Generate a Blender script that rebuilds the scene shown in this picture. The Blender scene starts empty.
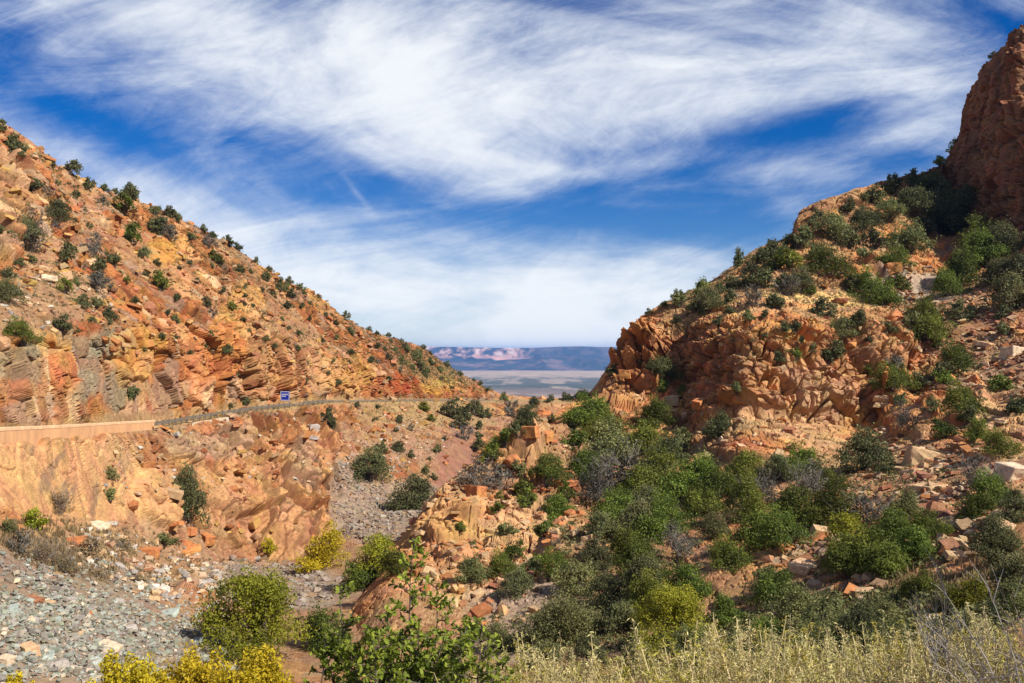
import bpy, bmesh, math, random
import numpy as np
from mathutils import Vector, Matrix, Euler
from mathutils.bvhtree import BVHTree

random.seed(7)
rng = np.random.default_rng(7)
S = bpy.context.scene
COL = S.collection
FPX, CX, HY = 887.0, 512.0, 352.0        # photograph scale: pixels per unit tangent, horizon row
SUN_AZ, SUN_EL = math.radians(123), math.radians(42)   # clockwise from the viewing direction

# ------------------------------------------------------------------ helpers
def tag(o, label=None, cat=None, group=None, kind=None):
    if label: o['label'] = label
    if cat: o['category'] = cat
    if group: o['group'] = group
    if kind: o['kind'] = kind
    return o

def link(name, me, parent=None, loc=None):
    o = bpy.data.objects.new(name, me)
    COL.objects.link(o)
    if parent is not None: o.parent = parent
    if loc is not None: o.location = loc
    return o

def mesh_np(name, V, Fc, mat=None, cols=None, smooth=False):
    """mesh from numpy arrays; Fc is (n,3) or (n,4)"""
    me = bpy.data.meshes.new(name)
    V = np.asarray(V, np.float32); Fc = np.asarray(Fc, np.int32)
    k = Fc.shape[1]
    me.vertices.add(len(V)); me.vertices.foreach_set('co', V.ravel())
    me.loops.add(Fc.size); me.loops.foreach_set('vertex_index', Fc.ravel())
    me.polygons.add(len(Fc))
    me.polygons.foreach_set('loop_start', np.arange(0, Fc.size, k, dtype=np.int32))
    me.polygons.foreach_set('loop_total', np.full(len(Fc), k, np.int32))
    me.polygons.foreach_set('use_smooth', np.full(len(Fc), smooth, bool))
    if cols is not None:
        a = me.attributes.new('col', 'FLOAT_COLOR', 'POINT')
        c = np.ones((len(V), 4), np.float32); c[:, :3] = cols
        a.data.foreach_set('color', c.ravel())
    me.update(calc_edges=True)
    me.validate()
    if mat: me.materials.append(mat)
    return me

class MB:
    """collects simple shapes for one mesh"""
    def __init__(s): s.v = []; s.f = []
    def add(s, vs, fs):
        n = len(s.v); s.v += [tuple(x) for x in vs]; s.f += [tuple(i + n for i in f) for f in fs]
    def box(s, c, sz, rot=None):
        M = rot or Matrix.Identity(3)
        vs = [Vector(c) + M @ Vector((sz[0] * x / 2, sz[1] * y / 2, sz[2] * z / 2)) for x in (-1, 1) for y in (-1, 1) for z in (-1, 1)]
        s.add(vs, [(0, 1, 3, 2), (4, 6, 7, 5), (0, 4, 5, 1), (2, 3, 7, 6), (0, 2, 6, 4), (1, 5, 7, 3)])
    def tube(s, pts, rad, n=5):
        rings = []
        for i, p in enumerate(pts):
            p = Vector(p)
            d = (Vector(pts[min(i + 1, len(pts) - 1)]) - Vector(pts[max(i - 1, 0)])).normalized()
            a = d.orthogonal().normalized(); b = d.cross(a)
            r = rad[i] if hasattr(rad, '__len__') else rad
            rings.append([p + a * (r * math.cos(2 * math.pi * k / n)) + b * (r * math.sin(2 * math.pi * k / n)) for k in range(n)])
        vs = [v for r in rings for v in r]
        fs = [(i * n + k, i * n + (k + 1) % n, (i + 1) * n + (k + 1) % n, (i + 1) * n + k) for i in range(len(pts) - 1) for k in range(n)]
        fs.append(tuple(range(n))[::-1]); fs.append(tuple((len(pts) - 1) * n + k for k in range(n)))
        s.add(vs, fs)
    def mesh(s, name, mat, smooth=False):
        me = bpy.data.meshes.new(name); me.from_pydata(s.v, [], s.f); me.update()
        if smooth:
            for p in me.polygons: p.use_smooth = True
        me.materials.append(mat); return me

# ------------------------------------------------------------------ noise (numpy)
def _h(ix, iy, iz, seed):
    h = (ix.astype(np.uint32) * np.uint32(374761393)) ^ (iy.astype(np.uint32) * np.uint32(668265263)) ^ (iz.astype(np.uint32) * np.uint32(2246822519)) ^ np.uint32((seed * 3266489917) & 0xffffffff)
    h ^= h >> np.uint32(15); h *= np.uint32(2246822519); h ^= h >> np.uint32(13); h *= np.uint32(3266489917); h ^= h >> np.uint32(16)
    return h
def _re(h, k):
    h = h * np.uint32(747796405) + np.uint32((k * 2891336453) & 0xffffffff)
    h = ((h >> ((h >> np.uint32(28)) + np.uint32(4))) ^ h) * np.uint32(277803737)
    return ((h >> np.uint32(22)) ^ h)
def _f(h): return (h >> np.uint32(8)).astype(np.float32) * np.float32(1 / 16777216)

def vnoise(P, seed=0):
    I = np.floor(P).astype(np.int64); fr = (P - I).astype(np.float32); w = fr * fr * (3 - 2 * fr)
    out = np.zeros(len(P), np.float32)
    for dx in (0, 1):
        for dy in (0, 1):
            for dz in (0, 1):
                r = _f(_h(I[:, 0] + dx, I[:, 1] + dy, I[:, 2] + dz, seed))
                out += r * (w[:, 0] if dx else 1 - w[:, 0]) * (w[:, 1] if dy else 1 - w[:, 1]) * (w[:, 2] if dz else 1 - w[:, 2])
    return out
def fbm(P, size, oct=4, seed=0, gain=.5):
    out = np.zeros(len(P), np.float32); a = 1.0; t = 0; Q = P / size
    for o in range(oct):
        out += a * vnoise(Q + o * 17.3, seed + o); t += a; a *= gain; Q = Q * 2.03
    return out / t
def cells(Q, seed=0):
    """blocky cell noise: (height 0..1, facet slope, edge distance, second random)"""
    n = len(Q); I0 = np.floor(Q - .5).astype(np.int64)
    f1 = np.full(n, 9, np.float32); f2 = np.full(n, 9, np.float32); hid = np.zeros(n, np.uint32); rel = np.zeros((n, 3), np.float32)
    for dx in (0, 1):
        for dy in (0, 1):
            for dz in (0, 1):
                h = _h(I0[:, 0] + dx, I0[:, 1] + dy, I0[:, 2] + dz, seed)
                d = np.stack([(Q[:, k] - (I0[:, k] + (dx, dy, dz)[k]) - (.5 + .7 * (_f(_re(h, k + 1)) - .5))) for k in range(3)], 1).astype(np.float32)
                dd = np.abs(d).sum(1) * .45 + np.sqrt((d * d).sum(1)) * .6
                m = dd < f1
                f2 = np.where(m, f1, np.minimum(f2, dd)); f1 = np.where(m, dd, f1)
                hid = np.where(m, h, hid); rel = np.where(m[:, None], d, rel)
    g = np.stack([_f(_re(hid, k + 5)) - .5 for k in range(3)], 1)
    return _f(_re(hid, 9)), (rel * g).sum(1), f2 - f1, _f(_re(hid, 11))

def blk(c, w, k, lift=.25):
    # one block per cell: own height and facet tilt, falling into a groove at its joints
    h, s_, e, _ = c; t = np.clip(e / w, 0, 1); t = t * t * (3 - 2 * t)
    return (lift + h + k * s_) * t
# ------------------------------------------------------------------ colours (linear base colours of the rock and soil)
ORANGE = np.array((.47, .19, .065)); OCHRE = np.array((.58, .33, .10)); TAN = np.array((.50, .32, .17)); BROWN = np.array((.24, .105, .05))
GREYG = np.array((.25, .25, .17)); RED = np.array((.40, .10, .035)); PEACH = np.array((.64, .37, .17)); GREY = np.array((.33, .285, .24))
SOIL = np.array((.36, .215, .115)); DARK = np.array((.20, .095, .05)); PURP = np.array((.33, .17, .12)); STRAW = np.array((.50, .36, .16)); REDSOIL = np.array((.33, .165, .11))
YEL = np.array((.66, .37, .08)); OLIVE = np.array((.20, .17, .06))

# ------------------------------------------------------------------ materials
def nt(name):
    m = bpy.data.materials.new(name); m.use_nodes = True; t = m.node_tree
    b = t.nodes['Principled BSDF']; return m, t, b
def L(t, a, b): t.links.new(a, b)

def mat_rock(name, fine=2.2, bump=.35, rough=.9):
    m, t, b = nt(name); N = t.nodes
    at = N.new('ShaderNodeAttribute'); at.attribute_name = 'col'
    tc = N.new('ShaderNodeTexCoord')
    n1 = N.new('ShaderNodeTexNoise'); n1.inputs['Scale'].default_value = fine; n1.inputs['Detail'].default_value = 8; n1.inputs['Roughness'].default_value = .7
    n2 = N.new('ShaderNodeTexNoise'); n2.inputs['Scale'].default_value = .35; n2.inputs['Detail'].default_value = 5
    L(t, tc.outputs['Object'], n1.inputs['Vector']); L(t, tc.outputs['Object'], n2.inputs['Vector'])
    r1 = N.new('ShaderNodeMapRange'); r1.inputs[1].default_value = .3; r1.inputs[2].default_value = .7; r1.inputs[3].default_value = .62; r1.inputs[4].default_value = 1.3
    L(t, n1.outputs['Fac'], r1.inputs[0])
    mx = N.new('ShaderNodeMix'); mx.data_type = 'RGBA'; mx.blend_type = 'MULTIPLY'; mx.inputs[0].default_value = 1
    L(t, at.outputs['Color'], mx.inputs[6]); L(t, r1.outputs[0], mx.inputs[7])
    hs = N.new('ShaderNodeHueSaturation')
    r2 = N.new('ShaderNodeMapRange'); r2.inputs[1].default_value = .3; r2.inputs[2].default_value = .7; r2.inputs[3].default_value = .485; r2.inputs[4].default_value = .515
    L(t, n2.outputs['Fac'], r2.inputs[0]); L(t, r2.outputs[0], hs.inputs['Hue']); L(t, mx.outputs[2], hs.inputs['Color'])
    L(t, hs.outputs[0], b.inputs['Base Color'])
    b.inputs['Roughness'].default_value = rough; b.inputs['Specular IOR Level'].default_value = .2
    bp = N.new('ShaderNodeBump'); bp.inputs['Strength'].default_value = bump; bp.inputs['Distance'].default_value = .12
    L(t, n1.outputs['Fac'], bp.inputs['Height']); L(t, bp.outputs[0], b.inputs['Normal'])
    return m

def mat_leaf(name, c1, c2, trans=.25, hue=.03, val=.35):
    m, t, b = nt(name); N = t.nodes
    at = N.new('ShaderNodeAttribute'); at.attribute_name = 'col'
    oi = N.new('ShaderNodeObjectInfo')
    mx = N.new('ShaderNodeMix'); mx.data_type = 'RGBA'
    mx.inputs[6].default_value = (*c1, 1); mx.inputs[7].default_value = (*c2, 1)
    L(t, at.outputs['Fac'], mx.inputs[0])
    hs = N.new('ShaderNodeHueSaturation')
    r = N.new('ShaderNodeMapRange'); r.inputs[3].default_value = .5 - hue; r.inputs[4].default_value = .5 + hue; L(t, oi.outputs['Random'], r.inputs[0]); L(t, r.outputs[0], hs.inputs['Hue'])
    ml = N.new('ShaderNodeMath'); ml.operation = 'MULTIPLY'; ml.inputs[1].default_value = 7.13; L(t, oi.outputs['Random'], ml.inputs[0])
    fr = N.new('ShaderNodeMath'); fr.operation = 'FRACT'; L(t, ml.outputs[0], fr.inputs[0])
    r2 = N.new('ShaderNodeMapRange'); r2.inputs[3].default_value = 1 - val; r2.inputs[4].default_value = 1 + val; L(t, fr.outputs[0], r2.inputs[0]); L(t, r2.outputs[0], hs.inputs['Value'])
    L(t, mx.outputs[2], hs.inputs['Color'])
    L(t, hs.outputs[0], b.inputs['Base Color'])
    b.inputs['Roughness'].default_value = .6; b.inputs['Specular IOR Level'].default_value = .25
    tr = N.new('ShaderNodeBsdfTranslucent'); L(t, hs.outputs[0], tr.inputs['Color'])
    ms = N.new('ShaderNodeMixShader'); ms.inputs[0].default_value = trans
    L(t, b.outputs[0], ms.inputs[1]); L(t, tr.outputs[0], ms.inputs[2]); L(t, ms.outputs[0], N['Material Output'].inputs[0])
    return m

def mat_plain(name, c, rough=.7, scale=6, var=.35, metal=0, bump=.1):
    m, t, b = nt(name); N = t.nodes
    tc = N.new('ShaderNodeTexCoord'); n = N.new('ShaderNodeTexNoise'); n.inputs['Scale'].default_value = scale; n.inputs['Detail'].default_value = 7
    L(t, tc.outputs['Object'], n.inputs['Vector'])
    r = N.new('ShaderNodeMapRange'); r.inputs[1].default_value = .3; r.inputs[2].default_value = .7; r.inputs[3].default_value = 1 - var; r.inputs[4].default_value = 1 + var
    L(t, n.outputs['Fac'], r.inputs[0])
    mx = N.new('ShaderNodeMix'); mx.data_type = 'RGBA'; mx.blend_type = 'MULTIPLY'; mx.inputs[0].default_value = 1
    mx.inputs[6].default_value = (*c, 1); L(t, r.outputs[0], mx.inputs[7]); L(t, mx.outputs[2], b.inputs['Base Color'])
    b.inputs['Roughness'].default_value = rough; b.inputs['Metallic'].default_value = metal; b.inputs['Specular IOR Level'].default_value = .3
    bp = N.new('ShaderNodeBump'); bp.inputs['Strength'].default_value = bump; L(t, n.outputs['Fac'], bp.inputs['Height']); L(t, bp.outputs[0], b.inputs['Normal'])
    return m

M_ROCK = mat_rock('weathered_rock')
M_STONE = mat_rock('loose_stone', fine=3.5, bump=.3)
M_FAR = mat_rock('far_land', fine=.006, bump=0)
M_BARK = mat_plain('bark', (.10, .075, .055), scale=12)
M_TWIG = mat_plain('dead_twig', (.25, .22, .19), scale=15)
M_DKTWIG = mat_plain('dry_brush_twig', (.17, .145, .12), scale=15)
M_ASPH = mat_plain('dusty_asphalt', (.20, .15, .105), scale=.8)
M_CONC = mat_plain('stained_concrete', (.60, .33, .18), scale=1.2, var=.22)
def mat_parapet():
    m, t, b = nt('streaked_parapet_concrete'); N = t.nodes; tc = N.new('ShaderNodeTexCoord')
    mp_ = N.new('ShaderNodeMapping'); mp_.inputs['Scale'].default_value = (1.4, .5, .16); L(t, tc.outputs['Object'], mp_.inputs[0])
    n = N.new('ShaderNodeTexNoise'); n.inputs['Scale'].default_value = 1.6; n.inputs['Detail'].default_value = 9; n.inputs['Roughness'].default_value = .7; L(t, mp_.outputs[0], n.inputs['Vector'])
    n2 = N.new('ShaderNodeTexNoise'); n2.inputs['Scale'].default_value = .35; n2.inputs['Detail'].default_value = 4; L(t, tc.outputs['Object'], n2.inputs['Vector'])
    cr = N.new('ShaderNodeValToRGB'); e = cr.color_ramp.elements; e[0].position = .36; e[0].color = (.36, .16, .07, 1); e[1].position = .62; e[1].color = (.68, .35, .15, 1); L(t, n.outputs['Fac'], cr.inputs[0])
    mx = N.new('ShaderNodeMix'); mx.data_type = 'RGBA'; mx.inputs[7].default_value = (.70, .40, .19, 1); L(t, n2.outputs['Fac'], mx.inputs[0]); L(t, cr.outputs[0], mx.inputs[6]); L(t, mx.outputs[2], b.inputs['Base Color'])
    b.inputs['Roughness'].default_value = .9; bp = N.new('ShaderNodeBump'); bp.inputs['Strength'].default_value = .4; L(t, n.outputs['Fac'], bp.inputs['Height']); L(t, bp.outputs[0], b.inputs['Normal'])
    return m
M_CONC = mat_parapet()
M_COPE = mat_plain('concrete_coping', (.76, .46, .25), scale=1.5, var=.18)
M_RUST = mat_plain('weathered_guardrail_steel', (.20, .17, .125), rough=.6, scale=3, metal=.3)
M_POST = mat_plain('guardrail_post_wood', (.17, .13, .09), scale=6)
M_WALL = mat_plain('pale_mortared_stone', (.58, .44, .30), scale=2.5, var=.4, bump=.6)
M_BLUE = mat_plain('blue_sign_paint', (.012, .035, .38), rough=.4, var=.05)
M_WHITE = mat_plain('white_sign_paint', (.78, .78, .8), rough=.4, var=.04)
M_STEEL = mat_plain('galvanised_steel', (.35, .35, .35), rough=.45, metal=.6)

LF = {
    'dark':   mat_leaf('dark_green_leaves', (.048, .056, .020), (.20, .20, .072), hue=.018),
    'mid':    mat_leaf('green_leaves', (.05, .072, .010), (.24, .27, .04), trans=.35, hue=.022),
    'bright': mat_leaf('yellow_green_leaves', (.11, .13, .010), (.42, .41, .03), trans=.35, hue=.012),
    'olive':  mat_leaf('olive_leaves', (.06, .07, .022), (.24, .24, .08), trans=.25, hue=.014),
    'grey':   mat_leaf('grey_brown_leaves', (.05, .048, .034), (.16, .14, .10), trans=.15, hue=.012),
    'yellow': mat_leaf('yellow_leaves', (.28, .23, .014), (.72, .56, .025), trans=.35, hue=.012, val=.15),
    'dry':    mat_leaf('dry_brown_leaves', (.15, .10, .05), (.34, .25, .12), trans=.15, hue=.012),
    'sap':    mat_leaf('fresh_green_leaves', (.08, .12, .012), (.42, .47, .06), trans=.45, hue=.0, val=.0),
    'weed':   mat_leaf('pale_weed_seed_heads', (.32, .27, .10), (.72, .61, .27), trans=.3, hue=.02, val=.25),
    'goldw':  mat_leaf('golden_weed_flowers', (.27, .23, .04), (.52, .43, .08), trans=.3, hue=.02, val=.2),
}

# ------------------------------------------------------------------ terrain patches
def gsm(a, k):
    if k <= 0: return a
    n = int(k * 3); w = np.exp(-.5 * (np.arange(-n, n + 1) / k) ** 2); w /= w.sum()
    return np.convolve(np.pad(a, n, mode='edge'), w, 'valid')

class Patch: pass
def build_patch(px0, px1, nu, rows, nv, smooth_rows):
    nv = [int(n * 1.3) for n in nv]; nu = int(nu * 1.1)
    """rows: list of tables [(px, py, dist), ...]; returns base grid and authoring coordinates"""
    U = np.linspace(px0, px1, nu); du = (px1 - px0) / nu
    X, Y, Z = [], [], []
    for r, sm in zip(rows, smooth_rows):
        r = np.array(r, float)
        if r.shape[1] == 3:
            D = np.interp(U, r[:, 0], r[:, 2]); PY = np.interp(U, r[:, 0], r[:, 1])
            PY = gsm(PY, sm / du); D = gsm(D, max(sm, 5) / du)
        X.append((U - CX) / FPX * D); Y.append(D); Z.append(-(PY - HY) / FPX * D)
    X, Y, Z = map(np.array, (X, Y, Z))
    seg = []; rowpos = []
    for i, n in enumerate(nv):
        t = np.arange(n) / n
        seg.append(i + t)
    seg.append(np.array([len(nv)])); T = np.concatenate(seg)
    i0 = np.minimum(T.astype(int), len(nv) - 1); f = (T - i0)[:, None]
    G = [A[i0] * (1 - f) + A[i0 + 1] * f for A in (X, Y, Z)]
    p = Patch(); p.T = np.repeat(T[:, None], nu, 1)
    # soften the kinks between rows a little
    for k in (1, 2):
        a = G[k]
        for _ in range(3):
            b = a.copy(); b[1:-1] = .25 * a[:-2] + .5 * a[1:-1] + .25 * a[2:]; a = b
        G[k] = a
    G[0] = (U[None, :] - CX) / FPX * G[1]
    p.P = np.stack(G, 2); p.nv, p.nu = p.P.shape[:2]; p.U = np.repeat(U[None, :], p.nv, 0)
    p.PY = HY - FPX * p.P[:, :, 2] / p.P[:, :, 1]
    du_ = np.gradient(p.P, axis=1); dv_ = np.gradient(p.P, axis=0)
    n = np.cross(du_, dv_); n /= np.linalg.norm(n, axis=2, keepdims=True) + 1e-9
    # broad normals: blur along both axes
    for ax, k in ((0, 6), (1, 8)):
        n = np.apply_along_axis(lambda v: gsm(v, k), ax, n)
    n /= np.linalg.norm(n, axis=2, keepdims=True) + 1e-9
    p.N = n
    vd = p.P / np.linalg.norm(p.P, axis=2, keepdims=True); p.G = .12 + .88 * np.clip(np.abs((n * vd).sum(2)) / .62, 0, 1)
    return p

def ell(p, px, py, rx, ry, W, rot=0):
    """soft mask of an ellipse around a direction on the slope, with a broken edge (W = noise -.5..+.5)"""
    a = math.radians(rot); x = p.U - px; y = p.PY - py
    u = (x * math.cos(a) + y * math.sin(a)) / rx; v = (-x * math.sin(a) + y * math.cos(a)) / ry
    d = np.sqrt(u * u + v * v) + W * .9
    return np.clip((1.15 - d) / .3, 0, 1)

def faces_grid(nv, nu, sv=1, su=1):
    idx = np.arange(nv * nu).reshape(nv, nu)[::sv, ::su]
    a = idx[:-1, :-1].ravel(); b = idx[:-1, 1:].ravel(); c = idx[1:, 1:].ravel(); d = idx[1:, :-1].ravel()
    return np.stack([a, b, c, d], 1)

def mixc(C, col, w):
    w = w.reshape(-1)[:, None]; return C * (1 - w) + col * w

# ---- left hill: near rubble slope, cliffs below the road, road bench, road cut, mountainside, back slope
E_ROW = [(-220, 462, 42), (-100, 452, 52), (0, 443, 63), (60, 438, 76), (110, 433, 92), (155, 429, 108), (200, 421, 122), (255, 412, 140), (290, 408, 152), (330, 403.5, 172), (400, 402.5, 215), (450, 402, 255), (490, 402, 290), (540, 402, 305), (620, 404, 320)]
def road_in(r, extra=9):
    out = []
    for px, py, D in r:
        z = -(py - HY) / FPX * D; D2 = D + extra + (D - 60) * .035
        out.append((px, HY - FPX * z / D2, D2))
    return out
LEFT_ROWS = [
    [(-220, 760, 22), (0, 760, 30), (200, 750, 34), (350, 745, 38), (470, 740, 40), (620, 740, 42)],
    [(-220, 560, 36), (0, 548, 50), (60, 552, 58), (100, 562, 64), (200, 590, 72), (260, 594, 80), (300, 588, 84), (350, 570, 92), (400, 556, 98), (450, 545, 104), (620, 530, 110)],
    [(-220, 535, 39), (0, 520, 57), (60, 512, 70), (110, 520, 83), (160, 548, 92), (230, 566, 104), (290, 562, 112), (320, 545, 120), (350, 520, 128), (390, 505, 138), (430, 497, 148), (455, 485, 165), (470, 470, 185), (500, 445, 230), (620, 432, 262)],
    [(-220, 500, 41), (0, 480, 60.5), (60, 475, 73), (110, 478, 87), (160, 495, 99), (230, 500, 113), (290, 490, 126), (320, 478, 136), (350, 468, 145), (390, 455, 158), (430, 450, 178), (455, 445, 195), (470, 437, 212), (500, 425, 252), (620, 420, 280)],
    [(-220, 466, 41.8), (-100, 456, 52), (0, 447, 62.5), (60, 442, 75), (110, 439, 90.5), (155, 439, 106), (200, 434, 119), (255, 426, 136), (290, 422, 148), (330, 417, 166), (400, 412, 208), (450, 411, 246), (490, 409, 282), (540, 408, 298), (620, 409, 312)],
    E_ROW,
    road_in(E_ROW),
    [(-220, 350, 56), (0, 345, 77), (50, 335, 88), (100, 328, 103), (150, 325, 123), (200, 330, 138), (250, 338, 155), (300, 348, 174), (350, 366, 202), (400, 378, 236), (450, 388, 277), (490, 396.5, 311), (540, 400, 322), (620, 402, 335)],
    [(-220, 200, 84), (0, 262, 104), (60, 268, 113), (100, 270, 126), (150, 278, 143), (200, 290, 156), (250, 308, 172), (300, 325, 190), (350, 348, 217), (400, 360, 248), (450, 379, 286), (490, 395, 314), (540, 399, 326), (620, 402, 340)],
    [(-220, -20, 128), (-100, 55, 136), (0, 119, 146), (25, 135, 149), (60, 167, 154), (100, 188, 163), (150, 205, 176), (200, 228, 187), (235, 248, 196), (280, 278, 210), (320, 298, 226), (340, 315, 236), (370, 333, 251), (400, 340, 268), (420, 345.5, 279), (440, 360, 290), (460, 373, 300), (480, 384, 311), (492, 393, 317), (540, 398.5, 330), (620, 401, 345)],
    [(-220, 30, 180), (0, 160, 200), (100, 215, 220), (200, 250, 260), (320, 318, 295), (420, 362, 335), (490, 404, 352), (540, 410, 360), (620, 412, 370)],
    [(-220, 200, 300), (0, 300, 330), (200, 350, 360), (420, 430, 420), (490, 450, 420), (620, 460, 430)],
]
pL = build_patch(-220, 620, 900, LEFT_ROWS, [150, 55, 75, 75, 22, 16, 95, 90, 140, 22, 10], [25, 14, 12, 10, 8, 6, 6, 10, 12, 3, 20, 30])

# ---- right hill: gully, broken spur, main cliff, ledge with trail, upper slope, dark peak
RIGHT_ROWS = [
    [(320, 800, 34), (380, 770, 34), (500, 760, 30), (700, 760, 22), (1000, 740, 15), (1300, 720, 12)],
    [(320, 720, 50), (380, 665, 50), (500, 650, 50), (600, 640, 48), (700, 632, 45), (850, 600, 42), (1024, 560, 36), (1300, 520, 32)],
    [(320, 650, 70), (350, 610, 70), (390, 572, 70), (450, 548, 75), (550, 522, 82), (620, 520, 82), (700, 512, 80), (800, 492, 76), (900, 470, 74), (1024, 440, 70), (1300, 390, 64)],
    [(320, 640, 82), (350, 610, 82), (392, 558, 79), (415, 528, 83), (440, 492, 87), (460, 478, 89), (500, 455, 95), (560, 425, 106), (600, 404, 134), (650, 400, 141), (684, 405, 139), (700, 408, 127), (735, 412, 112), (745, 416, 108), (800, 420, 106), (870, 428, 103), (900, 402, 105), (1024, 352, 103), (1300, 270, 98)],
    [(320, 635, 86), (350, 608, 86), (392, 552, 82), (415, 524, 86), (440, 488, 91), (460, 474, 93), (500, 448, 101), (530, 428, 110), (560, 411, 122), (590, 394, 146), (603, 378, 152), (612, 362, 152), (626, 338, 149.5), (642, 330, 148.5), (665, 326, 147), (688, 329, 146), (704, 333, 136), (728, 338, 124), (745, 336, 117), (770, 332, 115), (800, 326, 115), (870, 330, 114), (920, 336, 119), (1024, 302, 122), (1300, 190, 120)],
    [(320, 632, 90), (350, 605, 90), (392, 548, 86), (415, 523, 90), (440, 487, 95), (460, 473, 98), (500, 447, 106), (530, 427, 116), (560, 410, 128), (590, 393, 150), (603, 376, 155), (612, 360, 155), (626, 337, 154), (642, 317, 153), (660, 306, 152.5), (700, 299, 149), (760, 294, 140), (820, 300, 136), (880, 305, 134), (920, 302, 138), (1024, 266, 140), (1100, 160, 142), (1214, 30, 144), (1300, -20, 142)],  # unseen right end raised to cast shade on the slope below the peak
    [(320, 630, 96), (350, 600, 96), (392, 552, 92), (440, 492, 101), (460, 478, 104), (500, 452, 114), (560, 414, 137), (590, 396, 154), (612, 363, 160), (626, 340, 160), (642, 319, 159), (660, 306, 158), (700, 292, 158), (730, 280, 158), (760, 264, 157), (800, 247, 157), (860, 238, 159), (900, 236, 162), (925, 232, 180), (950, 228, 197), (985, 220, 178), (1024, 214, 158), (1100, 95, 156), (1214, -10, 156), (1300, -60, 152)],  # out-of-view end raised likewise, as a shade caster
    [(320, 625, 104), (350, 600, 104), (392, 560, 104), (440, 500, 110), (460, 484, 113), (500, 458, 124), (560, 420, 148), (590, 400, 162), (612, 366, 167), (626, 343, 166), (642, 320, 165), (660, 305, 165), (690, 291, 166), (720, 277, 167), (735, 265, 168), (750, 252, 169), (765, 245, 170), (780, 240, 170), (792, 234, 170), (798, 216, 171), (810, 207, 172), (830, 197, 174), (845, 193, 175), (860, 188, 177), (880, 181, 184), (900, 176, 193), (925, 172, 202), (945, 164, 206), (953, 145, 205), (963, 118, 201), (969, 97, 198), (975, 82, 195), (985, 68, 190), (1000, 47, 182), (1012, 36, 176), (1024, 25, 171), (1060, 4, 171), (1150, -40, 184), (1300, -80, 188)],
    [(320, 630, 130), (380, 600, 130), (500, 490, 165), (590, 420, 190), (640, 350, 195), (700, 315, 195), (800, 255, 200), (900, 210, 225), (950, 190, 235), (980, 110, 225), (1024, 60, 212), (1100, 30, 215), (1300, -40, 225)],
    [(320, 720, 230), (380, 700, 230), (500, 600, 270), (700, 450, 290), (900, 360, 300), (1024, 250, 310), (1300, 150, 320)],
]
_fx, _fv = [540, 565, 600, 690, 745, 800, 870], [1, .98, .88, .87, .91, .95, 1]
for _r, _w in ((3, 1), (4, 1), (5, .9), (6, .45)):
    RIGHT_ROWS[_r] = [(a, b, c * (1 - _w * (1 - float(np.interp(a, _fx, _fv))))) for a, b, c in RIGHT_ROWS[_r]]
pR = build_patch(320, 1300, 1110, RIGHT_ROWS, [130, 110, 120, 150, 60, 110, 150, 22, 10], [25, 12, 8, 3, 3, 4, 6, 2, 20, 30])

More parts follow.
